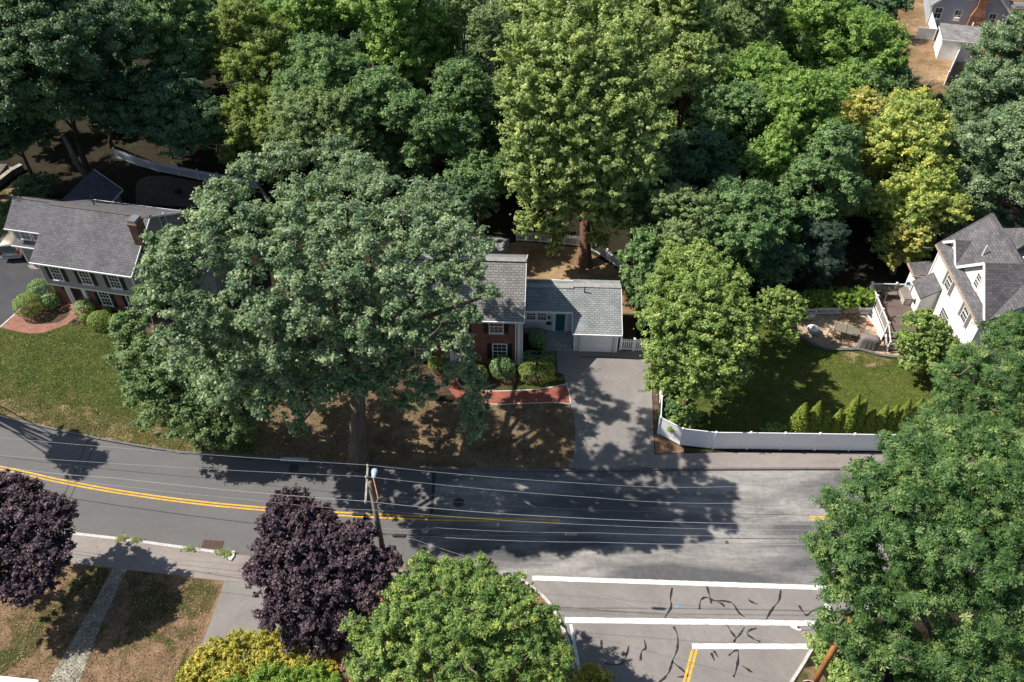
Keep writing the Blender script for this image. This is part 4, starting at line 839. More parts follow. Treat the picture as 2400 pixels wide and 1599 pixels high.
def trunk_mesh(base, lobes, r0, rng, kind, limbs=12, lean=None):
    m = MB(); base = Vector(base); cs = [Vector(l[0]) for l in lobes]
    zc = sum(c.z for c in cs) / len(cs); mid = Vector((sum(c.x for c in cs) / len(cs), sum(c.y for c in cs) / len(cs), 0))
    fork = Vector((base.x + (mid.x - base.x) * .25, base.y + (mid.y - base.y) * .25, max(.8, zc * .42)))
    if lean is not None: fork = Vector(lean)
    m.tube([base + Vector((0, 0, -.1)), base + Vector((0, 0, .15)), base + Vector((0, 0, .5)) + (fork - base) * .12, base.lerp(fork, .6), fork], [r0 * 1.75, r0 * 1.4, r0 * 1.08, r0 * .95, r0 * .8], 10)
    top = Vector((mid.x, mid.y, zc)); m.tube([fork, fork.lerp(top, .5) + Vector((rng.uniform(-.3, .3), rng.uniform(-.3, .3), 0)), top], [r0 * .75, r0 * .5, r0 * .22], 8)
    idx = list(range(len(cs))); rng.shuffle(idx)
    for i in idx[:limbs]:
        c = cs[i]; s = fork.lerp(top, rng.uniform(0, .7)); q = s.lerp(c, .5) + Vector((rng.uniform(-.5, .5), rng.uniform(-.5, .5), rng.uniform(0, .6)))
        e = c + Vector((rng.uniform(-.3, .3), rng.uniform(-.3, .3), lobes[i][2] * .5)); m.tube([s, q, c, e], [r0 * .45, r0 * .3, r0 * .16, r0 * .05], 6)
    return m
SEED = [100]
def plant(name, label, cat, kind, lobes, base, r0=.2, cover=1.0, group=None, limbs=12, inner=.25, twigs=0, lean=None, dens=1.0):
    """a tree or bush: an Empty at the foot that parents trunk and crown; lobes in world metres"""
    SEED[0] += 1; rng = np.random.default_rng(SEED[0]); b = np.array([base[0], base[1], base[2] if len(base) > 2 else 0.0])
    t = thing(name, label, cat, tuple(b), 0, group); lo = [(tuple(np.array(c) - b), r, rz) for c, r, rz in lobes]
    ln = None if lean is None else tuple(np.array(lean) - b)
    P, N, T = crown_points(lo, kind, rng, cover, inner, dens); k = KIND[kind]
    me = leaf_mesh('crown', P, N, T, k[0], k[1], k[2], rng, k[5]); o = bpy.data.objects.new('crown', me); C.objects.link(o); o.parent = t
    tm = trunk_mesh((0, 0, 0), lo, r0, rng, kind, limbs, ln)
    for i in range(twigs):
        c, r, rz = lo[rng.integers(len(lo))]; a = rng.uniform(0, 6.28); q = Vector(c) + Vector((math.cos(a) * r * .5, math.sin(a) * r * .5 - r * .4, rz * .75))
        m2 = q + Vector((rng.uniform(-.6, .6), rng.uniform(-.6, .6), rng.uniform(.2, .6))); tm.tube([Vector(c), q, m2, m2 + Vector((rng.uniform(-.5, .5), rng.uniform(-.5, .5), .3))], [.09, .07, .045, .015], 5)
    tm.build('trunk', k[7], t, smooth=True)
    return t
def lobes_px(ls, zf, rzk=.8):
    """crown masses surveyed from the photo: (px, py, radius px[, height]); zf gives the height where none is noted"""
    out = []
    for l in ls:
        z = l[3] if len(l) > 3 else zf(l[1]); p = G(l[0], l[1], z); r = l[2] * dist(p) / FPX; out.append((p, r, r * rzk))
    return out
def tree(name, label, px, py, hw, hh, zc, kind, r0=.22, n=None, cover=1.0, base=None, group=None, cat='tree', inner=.25, limbs=10, twigs=0, skirt=False):
    p = G(px, py, zc); d = dist(p); r = hw * d / FPX; el = math.atan2(CAMH - zc, p[1]); hv = hh * d / FPX
    rz = math.sqrt(max((.45 * r) ** 2, (hv ** 2 - (r * math.sin(el)) ** 2) / math.cos(el) ** 2)); rz = min(rz, zc * .93, 2.2 * r)
    rng = np.random.default_rng(int(abs(px * 7 + py))); b = (p[0], p[1], 0) if base is None else (base[0], base[1], 0)
    lo = auto_lobes(p, r, rz, rng, n)
    if skirt:
        for i in range(5):
            a = i * 1.257 + rng.uniform(-.4, .4); q = r * rng.uniform(.35, .7); z = max(1.8, (zc - rz) * rng.uniform(.45, .95)); lo.append(((p[0] + q * math.cos(a), p[1] + q * math.sin(a), z), r * rng.uniform(.3, .42), min(z * .8, r * .4)))
    return plant(name, label, cat, kind, lo, b, r0, cover, group, limbs, inner, twigs)

# the great oak in front of the brick house
def zo(py): return float(np.interp(py, [380, 450, 530, 600, 700, 800, 900, 1000], [15.2, 17.0, 18.2, 18.4, 17.4, 15.2, 11.6, 7.2]))
OAK = [(594, 413, 55), (516, 477, 60), (663, 394, 55), (800, 384, 62), (845, 428, 60), (722, 477, 68), (894, 458, 55), (1007, 477, 56), (1051, 526, 52), (943, 526, 62), (820, 536, 70), (697, 536, 64), (599, 536, 64), (491, 540, 60), (403, 578, 52), (393, 640, 58),
       (476, 605, 58), (584, 610, 56), (673, 600, 62), (771, 605, 62), (869, 605, 62), (992, 585, 62), (1090, 585, 56), (1126, 588, 32), (1090, 649, 45), (1017, 660, 56), (918, 664, 56), (820, 674, 62), (697, 674, 60), (575, 680, 46), (403, 703, 62), (476, 747, 60), (624, 738, 60), (722, 747, 62), (845, 747, 60), (943, 747, 50), (1140, 693, 27), (1095, 745, 34),
       (427, 797, 58), (550, 821, 60), (673, 821, 60), (796, 821, 60), (894, 811, 55), (988, 797, 46), (1066, 800, 34), (584, 895, 54), (673, 895, 55), (771, 885, 54), (845, 880, 46), (935, 880, 46), (992, 915, 34), (1090, 885, 46), (1115, 946, 38), (1105, 1002, 33), (1076, 821, 34), (690, 960, 38), (700, 1000, 22), (622, 955, 36), (770, 915, 36), (850, 905, 34), (905, 912, 34), (735, 935, 32), (960, 940, 24)]
bo = G(840, 1078)
OAKIN = [((x, y, z), 1.5, .9) for x, y, z in ((-19, 41, 9.5), (-16.5, 38.5, 9), (-14, 44, 11), (-11, 40, 10.5), (-8, 44.5, 10.5), (-7, 39.5, 9.5), (-4.5, 42, 10), (-12, 47.5, 10), (-16, 41.5, 7.6), (-12, 42.5, 7.8), (-9, 41, 8), (-5.5, 44, 8), (-13, 39.6, 8.2), (-17, 44, 8), (-20, 40, 6.5), (-18, 41.5, 6.8), (-16.5, 39.8, 6.2), (-19, 43, 7), (-14.5, 41, 6.8), (-19, 37.5, 9.5), (-17, 36, 9.5), (-21, 39, 9), (-18.5, 36.5, 8.4), (-14, 36, 10.5), (-13.5, 37.2, 8.5))]  # inner crown masses hidden from view, added so shade covers lawn and road
plant('oak_tree', 'huge spreading grey green oak in front of the brick house, thick trunk by the kerb', 'tree', 'oak', lobes_px(OAK, zo, .88) + OAKIN, bo, .56, .9, limbs=34, twigs=30, inner=.15, dens=.8, lean=G(838, 880, 7.4))
def zh(py): return float(np.interp(py, [770, 900, 1040], [7.5, 5.6, 2.4]))
HB = [(309, 772, 40), (329, 846, 58), (378, 895, 60), (330, 920, 36), (378, 959, 58), (442, 983, 56), (501, 1010, 46), (516, 1036, 30), (501, 925, 56), (570, 968, 48), (560, 1010, 34), (450, 870, 55), (345, 700, 34)]
plant('small_tree', 'smaller dense dark green tree drooping to the verge left of the oak trunk', 'tree', 'hornbeam', lobes_px(HB, zh, .85), G(470, 1010), .25, 1.0)
# the tall feathery maple behind the garage wing
def zm(py): return float(np.interp(py, [20, 120, 250, 400, 500, 570], [17.5, 17.5, 14.5, 10.0, 6.2, 3.0]))
MP = [(1300, 60, 80), (1400, 40, 85), (1480, 110, 75), (1230, 130, 60), (1330, 150, 85), (1420, 170, 80), (1520, 210, 65), (1230, 220, 60), (1320, 250, 75), (1420, 270, 75), (1510, 300, 60), (1240, 310, 58), (1330, 340, 70), (1420, 370, 70), (1500, 390, 55), (1250, 400, 58), (1340, 430, 65), (1430, 450, 60), (1270, 480, 50), (1360, 500, 52), (1440, 520, 44), (1240, 530, 34), (1290, 545, 34), (1300, 585, 16), (1225, 440, 36), (1210, 360, 36), (1400, 565, 24)]
plant('maple_tree', 'tall feathery bright green maple with its trunk standing behind the garage wing', 'tree', 'maple', lobes_px(MP, zm, .95), G(1371, 617), .5, 1.0, limbs=24, lean=G(1371, 480, 3.2 + 1.5))
# big chestnut-leaved oaks at the right
def zr_(py): return float(np.interp(py, [1000, 1150, 1300, 1450, 1600], [12.5, 13.0, 11.5, 9.0, 6.5]))
RO = [(2110, 1075, 60), (2200, 1050, 75), (2300, 1060, 85), (2400, 1080, 90), (2030, 1130, 55), (2110, 1160, 75), (2220, 1150, 85), (2330, 1170, 90), (2440, 1200, 95), (1965, 1200, 48), (1930, 1285, 46), (1985, 1300, 60), (2070, 1260, 80), (2190, 1270, 85), (2310, 1290, 90), (2430, 1330, 95), (1975, 1390, 50), (2040, 1380, 70), (2140, 1400, 75), (2280, 1420, 85), (2400, 1450, 90), (1945, 1470, 42), (2010, 1490, 55), (2100, 1510, 60), (2210, 1540, 75), (2330, 1580, 85), (2440, 1590, 85), (2020, 1560, 36), (2150, 1620, 50)]
plant('corner_oak', 'large oak with whorled glossy leaves overhanging the street corner at lower right', 'tree', 'oakfront', lobes_px(RO, zr_, .75), (20.9, 22.0, 0), .5, 1.0, limbs=22, twigs=6, dens=1.25, inner=.35)
def zq(py): return float(np.interp(py, [720, 850, 1000], [10.0, 8.6, 6.5]))
RQ = [(2360, 790, 50), (2430, 800, 60), (2280, 850, 45), (2350, 880, 60), (2430, 900, 70), (2220, 880, 36), (2250, 930, 50), (2330, 960, 60), (2420, 980, 70), (2180, 990, 45), (2140, 1020, 34), (2250, 1000, 50), (2340, 1030, 50), (2450, 850, 60), (2390, 755, 30)]
plant('fence_oak', 'whorled leaf oak between the white house and the panel fence', 'tree', 'oakfront', lobes_px(RQ, zq, .75), (30.3, 39.3, 0), .35, .85, limbs=16, twigs=12)
# purple maples
def zp(py): return float(np.interp(py, [1140, 1250, 1400, 1520], [8.2, 7.6, 5.2, 2.4]))
P1 = [(690, 1190, 42), (650, 1230, 45), (730, 1230, 50), (640, 1290, 48), (710, 1300, 60), (790, 1270, 45), (850, 1250, 34), (840, 1310, 55), (900, 1325, 40), (630, 1350, 46), (700, 1370, 60), (780, 1370, 62), (860, 1380, 55), (610, 1345, 36), (660, 1430, 52), (740, 1440, 58), (820, 1440, 50), (700, 1490, 40), (770, 1500, 42), (660, 1180, 30)]
plant('purple_maple', 'dark purple leaved maple beside the utility pole', 'tree', 'purple', lobes_px(P1, lambda y: zp(y) * .88, .85), G(745, 1470), .22, 1.0)
P2 = [(60, 1390, 30), (110, 1355, 28), (20, 1150, 50), (60, 1180, 50), (-40, 1200, 70), (110, 1200, 42), (160, 1195, 22), (30, 1240, 60), (100, 1260, 55), (20, 1310, 60), (90, 1320, 50), (130, 1300, 40), (-50, 1300, 80), (30, 1370, 40), (90, 1370, 30), (-40, 1380, 50)]
plant('purple_maple', 'dark purple leaved maple cut by the left edge beside the granite kerb', 'tree', 'purple', lobes_px(P2, lambda y: zp(y) * .72 + .2, .8), G(30, 1390), .22, 1.0)
# bottom corner planting
def zc_(py): return float(np.interp(py, [1320, 1450, 1600], [6.4, 6.0, 4.0]))
CH = [(990, 1340, 40), (1060, 1355, 45), (1120, 1350, 45), (960, 1400, 50), (1040, 1410, 60), (1130, 1410, 58), (1200, 1390, 45), (920, 1460, 45), (1000, 1470, 60), (1100, 1470, 65), (1190, 1450, 55), (1250, 1440, 40), (900, 1530, 50), (980, 1540, 60), (1080, 1540, 65), (1180, 1530, 60), (1250, 1510, 45), (1290, 1450, 26), (1300, 1540, 40), (950, 1600, 60), (1080, 1610, 70), (1200, 1600, 60), (1290, 1600, 40), (850, 1570, 36), (830, 1470, 24), (850, 1490, 26)]
plant('corner_tree', 'broad bright green tree with narrow leaves on the street corner', 'tree', 'cherry', lobes_px(CH, zc_, .85), G(1080, 1560), .25, 1.0, twigs=14)
def bush(name, label, ls, z, kind, base=None, cat='shrub', cover=1.0, r0=.05, rzk=.9, group=None, cap=None):
    lo = lobes_px(ls, (lambda y: z) if not callable(z) else z, rzk); b = base if base is not None else (sum(l[0][0] for l in lo) / len(lo), sum(l[0][1] for l in lo) / len(lo), 0)
    return plant(name, label, cat, kind, lo, b, r0, cover, group, limbs=8)
bush('golden_shrub', 'wide yellow green shrub at the bottom edge left of the purple maple', [(500, 1540, 38), (560, 1530, 46), (630, 1520, 46), (690, 1545, 44), (470, 1580, 40), (540, 1590, 50), (620, 1580, 50), (700, 1590, 48), (750, 1560, 36), (760, 1600, 40), (450, 1610, 40)], 1.6, 'gold', r0=.08)
bush('lime_shrub', 'feathery lime green plant in front of the yellow shrub at the bottom edge', [(550, 1608, 26), (620, 1600, 34), (680, 1605, 36), (740, 1597, 32), (775, 1612, 26)], 2.6, 'lime')
bush('withered_shrub', 'withered brown shrub between the yellow shrub and the purple maple', [(800, 1545, 22), (815, 1575, 28), (825, 1600, 26), (722, 1500, 16)], 1.2, 'dead')
bush('kerb_shrub', 'round yellow green shrub at the bottom edge beside the corner kerb', [(1355, 1595, 26), (1385, 1585, 26), (1410, 1600, 26), (1380, 1610, 30)], 1.6, 'gold')
bush('yellow_shrub', 'small yellow shrub under the corner oak beside the white stop line', [(1905, 1502, 16), (1925, 1520, 20), (1920, 1545, 18), (1950, 1555, 20)], 1.5, 'pear')
bush('corner_shrub', 'loose yellow green shrub below the corner oak beside the orange brown pole', [(1970, 1580, 26), (2000, 1560, 26), (2030, 1590, 30), (1985, 1605, 28)], 1.4, 'pear')
# garden trees right of the driveway
def zd(py): return float(np.interp(py, [590, 700, 800, 900, 970], [8.2, 8.6, 7.0, 4.6, 2.6]))
PR = [(1590, 620, 48), (1650, 640, 55), (1700, 670, 50), (1560, 680, 50), (1620, 700, 60), (1690, 730, 60), (1740, 740, 42), (1545, 750, 48), (1600, 770, 60), (1670, 790, 60), (1730, 800, 48), (1555, 830, 48), (1620, 850, 58), (1690, 860, 52), (1545, 890, 36), (1600, 900, 48), (1660, 910, 45), (1720, 870, 34), (1580, 640, 40), (1640, 590, 30)]
plant('driveway_tree', 'dense bright olive green tree beside the driveway and the white panel fence', 'tree', 'pear', lobes_px(PR, zd, .85), G(1598, 985), .2, 1.0)
plant('tall_shrub', 'tall bushy green shrub left of the olive green driveway tree', 'shrub', 'mid', lobes_px([(1500, 560, 34), (1530, 570, 38), (1490, 610, 36), (1530, 630, 40), (1500, 660, 36), (1530, 700, 36), (1500, 710, 28), (1515, 740, 26)], lambda y: float(np.interp(y, [560, 740], [5.5, 1.5])), .9), G(1515, 740), .12, 1.0)
plant('garden_tree', 'small airy green tree between the driveway tree and the patio', 'tree', 'pear', lobes_px([(1830, 700, 26), (1860, 715, 26), (1810, 735, 28), (1845, 745, 30), (1870, 740, 20), (1820, 775, 26), (1850, 785, 22), (1800, 700, 22)], lambda y: float(np.interp(y, [690, 790], [4.2, 2.0])), .9), G(1835, 790), .09, .8)
plant('house_tree', 'rounded yellow green tree by the deck steps of the white house', 'tree', 'pear', lobes_px([(2150, 765, 34), (2190, 775, 32), (2130, 800, 30), (2170, 810, 40), (2210, 805, 28), (2140, 845, 30), (2180, 850, 34), (2210, 840, 26), (2170, 745, 20)], lambda y: float(np.interp(y, [745, 855], [4.6, 1.8])), .9), G(2172, 875), .1, 1.0)
bush('golden_bush', 'small golden yellow bush beside the corner of the white house', [(2215, 850, 20), (2228, 862, 20), (2210, 872, 18)], 1.0, 'gold')
bush('fence_shrub', 'dark green shrub inside the corner of the panel fence', [(1565, 950, 20), (1580, 965, 22), (1560, 975, 18)], 1.0, 'shrub')
bush('loose_shrub', 'loose yellow green shrub below the driveway tree, near the panel fence corner', [(1605, 950, 22), (1620, 980, 26), (1600, 995, 22), (1580, 1000, 18)], 1.1, 'pear')
bush('small_bush', 'little pale bush against the panel fence before the arborvitae row', [(1805, 1008, 14), (1822, 1004, 14), (1838, 1010, 12)], .5, 'pear')
bush('gate_shrub', 'yellowish shrub where the picket gate meets the driveway', [(1532, 838, 14), (1540, 855, 14), (1536, 870, 12)], .7, 'gold')
HG = [(1862, 705, 20), (1890, 705, 22), (1920, 702, 24), (1950, 702, 24), (1980, 700, 24), (2010, 700, 24), (2035, 700, 22)]
bush('hedge', 'low bright green hedge behind the patio fence', HG, 1.1, 'lime', cat='hedge')
# arborvitae along the fence
def cone(label, px, py, h, r, i):
    rng = np.random.default_rng(500 + i); b = G(px, py); t = thing('arborvitae', label, 'shrub', tuple(b), 0, 'row of golden arborvitae along the panel fence'); n = int(1500 * h * r)
    u = rng.random(n) ** .8; a = rng.uniform(0, 6.283, n); prof = np.interp(u, [0, .1, .4, .7, .9, 1], [.8, 1, .88, .58, .24, .03]) * r
    bumps = 1 + .18 * np.sin(a * 5 + u * 23 + i) * np.sin(u * 17 + i * 2 + a * 2); rad = prof * bumps * rng.uniform(.72, 1.06, n)
    P = np.stack([np.cos(a) * rad, np.sin(a) * rad, u * h], 1); N = np.stack([np.cos(a), np.sin(a), np.full(n, .55)], 1) + rng.normal(0, .4, (n, 3))
    me = leaf_mesh('foliage', P, N, .45 + .25 * np.sin(a * 5 + u * 23 + i) * .6 + rng.normal(0, .16, n), 'leaf_arbor', .15, .1, rng, 'diamond'); o = bpy.data.objects.new('foliage', me); C.objects.link(o); o.parent = t
    m = MB(); m.tube([(0, 0, -.05), (0, 0, h * .8)], [.07, .02], 6); m.build('trunk', 'bark_red', t)
AV = [(1862, 1022, 3.0, .62, 'broad golden arborvitae at the left end of the row'), (1893, 1020, 3.1, .5, 'second arborvitae from the left, nearly as tall as its left neighbour'), (1921, 1020, 2.2, .5, 'short rounded arborvitae, third from the left of the row'), (1948, 1020, 2.4, .4, 'slim arborvitae, fourth from the left of the row'), (1974, 1020, 3.7, .48, 'tallest pointed arborvitae of the left group'), (1996, 1018, 3.3, .4, 'slim arborvitae right beside the tallest pointed one'),
      (2024, 1020, 2.4, .46, 'dull green arborvitae after the gap in the row'), (2049, 1019, 2.7, .42, 'arborvitae second after the gap in the row'), (2072, 1019, 2.8, .36, 'arborvitae third after the gap in the row'), (2095, 1018, 3.2, .44, 'arborvitae fourth after the gap in the row, beside the overhanging oak leaves'), (2121, 1018, 3.3, .44, 'arborvitae second from the right end of the row, partly behind oak leaves'), (2148, 1018, 3.3, .42, 'last arborvitae at the right end of the row, mostly behind oak leaves')]
for i, (px, py, h, r, lb) in enumerate(AV): cone(lb, px, py, h * 1.2, r * 1.22, i)
# clipped shrubs: dense little leaves on a rounded body
def clipped(label, px, py, r, h, kind='leaf_box', name='clipped_shrub', ry=None, sq=2.0, group=None, leaf=.1):
    SEED[0] += 1; rng = np.random.default_rng(SEED[0]); b = G(px, py); t = thing(name, label, 'shrub', tuple(b), 0, group); ry = ry or r
    n = int(420 * (r * ry + (r + ry) * h) / (leaf * 10) ** 2 * 1.5); d = rng.normal(size=(n, 3)); d /= np.linalg.norm(d, axis=1, keepdims=True); d[:, 2] = np.where(d[:, 2] < -.5, -d[:, 2], d[:, 2])
    e = 2 / sq; q = np.sign(d) * np.abs(d) ** e; bm = 1 + .05 * np.sin(d[:, 0] * 7 + px) * np.sin(d[:, 1] * 6 + d[:, 2] * 5); P = q * (rng.uniform(.9, 1.03, n) * bm)[:, None] * np.array([r, ry, h * .52]) + np.array([0, 0, h * .5])
    P[:, 2] = np.maximum(P[:, 2], .04); N = d + rng.normal(0, .5, (n, 3)) + np.array([0, 0, .25])
    cl = .5 + .16 * np.sin(d[:, 0] * 9 + px) * np.sin(d[:, 1] * 8) + rng.normal(0, .17, n)
    me = leaf_mesh('foliage', P, N, cl, kind, leaf, leaf * .7, rng, 'diamond'); o = bpy.data.objects.new('foliage', me); C.objects.link(o); o.parent = t
    m = MB()
    for k in range(5): a = k * 1.26; m.tube([(0, 0, -.03), (math.cos(a) * r * .4, math.sin(a) * ry * .4, h * .45), (math.cos(a) * r * .7, math.sin(a) * ry * .7, h * .7)], [.05, .03, .012], 5)
    m.build('stems', 'bark', t); return t
clipped('biggest round clipped shrub beside the black driveway', 76, 735, 1.15, 1.9)
clipped('tall leafy rhododendron behind the big round shrub, at the house corner', 106, 702, 1.0, 2.0, 'leaf_mid', leaf=.16)
clipped('leafy shrub right of the big round shrub, near the black front door', 124, 722, .75, 1.4, 'leaf_mid', leaf=.15)
clipped('pale leafy rhododendron right of the front door under the window', 202, 735, .85, 1.25, 'leaf_pale', leaf=.16)
clipped('small dark round shrub in front of the pale rhododendron', 201, 754, .42, .75)
clipped('tiny olive ball shrub below the middle ground floor window', 255, 736, .36, .8, 'leaf_arbor')
clipped('wide clipped shrub second from the right in the left house bed', 238, 762, .95, 1.2)
clipped('bright leafy shrub at the right end of the left house bed', 292, 768, .95, 1.25, 'leaf_bright', leaf=.15)
clipped('round bush against the porch platform of the brick house', 1260, 812, .75, 1.6, 'leaf_mid', leaf=.11)
clipped('low dark hedge block between the porch steps and the square shrub', 1262, 850, 1.35, 1.0, 'leaf_mid', ry=.6, sq=3.2, name='clipped_hedge')
clipped('square clipped olive shrub at the edge of the driveway', 1258, 885, 1.4, 1.35, ry=.85, sq=3.2)
clipped('leafy rhododendron under the right hand window of the brick house', 1178, 880, 1.0, 1.7, 'leaf_mid', leaf=.15)
clipped('round clipped shrub right of the brick house front door', 1122, 893, .75, 1.5)
clipped('round clipped shrub left of the brick house front door, seen through oak leaves', 1022, 868, .6, 1.3)

# ------------------------------------------------------------------ the woods behind the houses
W = [  # name, label, px, py, half width, half height, crown height, kind
 ('oak_tree', 'dark oak filling the top left corner, its grey trunk leaning beside the left house', 130, 150, 175, 165, 13.5, 'dark', G(225, 458)),
 ('maple_tree', 'dark green maple between the top left oak and the yellow green locust', 410, 110, 110, 130, 11, 'mid', None),
 ('maple_tree', 'shaded dark tree behind the white picket fence of the left house', 400, 275, 105, 80, 8.5, 'dark', G(425, 345)),
 ('oak_tree', 'dark tree at the very top left behind the corner oak', 250, 20, 110, 70, 11, 'dark', None),
 ('locust_tree', 'tall olive yellow locust with soft pointed top left of the upper centre', 590, 120, 92, 120, 11, 'locust', None),
 ('locust_tree', 'lower olive locust crown in front of the tall one', 600, 280, 85, 75, 7.5, 'locust', None),
 ('maple_tree', 'bright green maple at the top edge right of the olive locust', 740, 40, 100, 90, 12, 'bright', None),
 ('maple_tree', 'tall deep green maple at the top edge left of the pale birches', 930, 60, 120, 140, 12, 'bright', None),
 ('maple_tree', 'mid green tree in front of the bright top edge maple', 760, 190, 95, 80, 10, 'mid', None),
 ('maple_tree', 'grey green rounded tree just behind the big oak crown', 740, 285, 105, 70, 9, 'pale', None),
 ('maple_tree', 'green tree behind the right side of the big oak crown', 890, 270, 85, 90, 9, 'mid', None),
 ('maple_tree', 'shaded tree between the big oak and the feathery maple', 1020, 320, 80, 95, 8, 'mid', None),
 ('maple_tree', 'low shaded tree left of the feathery maple at yard level', 1120, 430, 70, 80, 5.5, 'mid', None),
 ('birch_tree', 'pale thin leaved birch with white stems at the top edge', 1085, 60, 60, 90, 11, 'pale', None),
 ('birch_tree', 'pale birch with a long white stem left of the feathery maple', 1155, 110, 60, 100, 10.5, 'pale', None),
 ('maple_tree', 'dark green tree below the pale birches', 1100, 230, 75, 80, 8, 'mid', None),
 ('maple_tree', 'bright olive maple at the top edge right of the feathery maple', 1560, 60, 110, 100, 12, 'maple', None),
 ('maple_tree', 'bright green tree at the top edge behind the feathery maple', 1320, -20, 120, 70, 12, 'maple', None),
 ('maple_tree', 'olive green tree right of the feathery maple, half in its shade', 1610, 190, 75, 90, 10, 'maple', None),
 ('ash_tree', 'pale green tree at the top edge above the round green tree', 1760, 60, 85, 90, 11, 'pale', None),
 ('maple_tree', 'green spreading tree left of the straw field', 1900, 60, 100, 90, 10, 'bright', None),
 ('maple_tree', 'dark round tree casting shade on the straw field', 2060, 70, 60, 90, 8.5, 'dark', None),
 ('maple_tree', 'fresh green tree at the left edge of the straw field', 1990, 150, 100, 85, 8, 'bright', None),
 ('maple_tree', 'deep green low tree with a leaning stem under the fresh green one', 2010, 205, 115, 70, 6, 'mid', None),
 ('maple_tree', 'feathery green tree in the middle of the right hand woods', 1760, 200, 90, 90, 9, 'bright', None),
 ('maple_tree', 'round bright green tree in front of the middle right woods', 1860, 290, 105, 105, 9, 'bright', None),
 ('maple_tree', 'green tree left of the round bright green tree', 1710, 300, 80, 90, 8, 'mid', None),
 ('maple_tree', 'shaded blue green tree right below the feathery maple', 1640, 400, 85, 80, 6.5, 'dark', None),
 ('maple_tree', 'green tree with yellowish leaves below the round bright tree', 1800, 390, 75, 70, 6.5, 'bright', None),
 ('maple_tree', 'grey green rounded maple left of the yellow tree', 1930, 430, 92, 125, 7.5, 'mid', None),
 ('hornbeam_tree', 'wide grey green tree with pale seed tassels behind the tall shrub', 1600, 520, 95, 75, 6.5, 'pale', None),
 ('hornbeam_tree', 'grey green tree right of the one with pale seed tassels', 1730, 520, 110, 80, 6.5, 'mid', None),
 ('boxelder_tree', 'orange tinged yellow tree at the upper left of the yellow group', 2010, 285, 62, 62, 8, 'amber', None),
 ('boxelder_tree', 'largest yellow green tree beside the dark right hand oak', 2125, 350, 110, 95, 8, 'yellow', None),
 ('boxelder_tree', 'small yellow tree below the straw field, among bare twigs', 2120, 270, 60, 45, 6.5, 'amber', None),
 ('boxelder_tree', 'yellow green tree directly behind the white house', 2150, 480, 85, 75, 6.0, 'yellow', None),
 ('boxelder_tree', 'small golden tree hanging over the rear corner of the white house', 2130, 545, 45, 45, 4.5, 'amber', None),
 ('oak_tree', 'large dark grey green oak at the right edge beside the straw field', 2388, 180, 128, 135, 10, 'oak', None),
 ('oak_tree', 'dark oak at the right edge behind the roof of the white house', 2375, 395, 130, 125, 8.5, 'oak', None),
 ('spruce_tree', 'dark blue green spruce behind the hedge and the patio', 1920, 585, 60, 75, 4.2, 'spruce', None),
 ('maple_tree', 'shaded tree behind the lawn between garden tree and spruce', 1810, 600, 60, 45, 4.2, 'dark', None),
 ('maple_tree', 'dark bushy tree behind the picket fence right of the maple trunk', 1490, 490, 50, 55, 5.5, 'mid', None),
 ('maple_tree', 'dark tree behind the left end of the centre picket fence', 1080, 470, 70, 50, 5.5, 'dark', None),
 ('maple_tree', 'dark tree on the left edge above the stone terrace', 20, 290, 90, 80, 7.5, 'dark', None),
 ('maple_tree', 'small dark tree above the rear gable of the left house', 290, 280, 70, 50, 7.5, 'dark', G(262, 345)),
]
for i, (nm, lb, px, py, hw, hh, z, kd, bs) in enumerate(W):
    tree(nm, lb, px, py, hw * 1.08, hh * 1.08, z, kd, .3 if hw > 90 else .2, base=bs, skirt=px > 540 and not (1050 < px < 1530 and py > 380), twigs=4 if kd in ('pale', 'amber', 'yellow') else 0)
# leaning grey trunk of the corner oak and white birch stems
def stem(name, label, pts, r, mat, cat='tree trunk'):
    b = pts[0]; m = MB(); P = [Vector(p) - Vector(b) for p in pts]; m.tube(P, [r * (1 - .55 * i / (len(P) - 1)) * (1.25 if i == 0 else 1) for i in range(len(P))], 9)
    o = m.build(name, mat, loc=tuple(b), smooth=True); return tag(o, label, cat)
stem('tree_trunk', 'leaning grey bare trunk rising behind the left house', [G(228, 462), G(205, 415, 2.6), G(180, 380, 4.6), G(150, 320, 7.5)], .42, 'bark')
stem('bare_birch', 'long straight white birch stem left of the feathery maple', [G(1158, 300), G(1155, 200, 4), G(1152, 100, 8), G(1150, 0, 12)], .16, 'bark_pale')
stem('bare_birch', 'white birch stem at the top edge left of the long straight one', [G(1066, 230), G(1067, 110, 5), G(1068, 0, 10)], .15, 'bark_pale')
stem('bare_birch', 'thin white birch stem between the two other birch stems', [G(1090, 210), G(1088, 100, 5), G(1084, 0, 9.5)], .1, 'bark_pale')
stem('tree_trunk', 'grey trunk showing through the deep green maple at the top', [G(862, 240), G(858, 165, 5), G(845, 100, 9)], .3, 'bark')
# bare twiggy bush by the straw field
tb = MB(); rng = np.random.default_rng(9); p = G(2150, 235)
for k in range(16):
    a = rng.uniform(0, 6.28); s = rng.uniform(.5, 1.6); e = Vector((math.cos(a) * s, math.sin(a) * s, rng.uniform(1.5, 3.2))); q = e * .5 + Vector((0, 0, .4)); tb.tube([(0, 0, 0), q, e], [.06, .04, .012], 5)
    for j in range(3): tb.tube([q.lerp(e, .3 * j + .2), q.lerp(e, .3 * j + .2) + Vector((rng.uniform(-.6, .6), rng.uniform(-.6, .6), rng.uniform(.2, .7)))], [.025, .008], 4)
tag(tb.build('bare_bush', 'wood_pale', loc=tuple(p)), 'leafless pale twiggy bush at the lower edge of the straw field', 'bush')
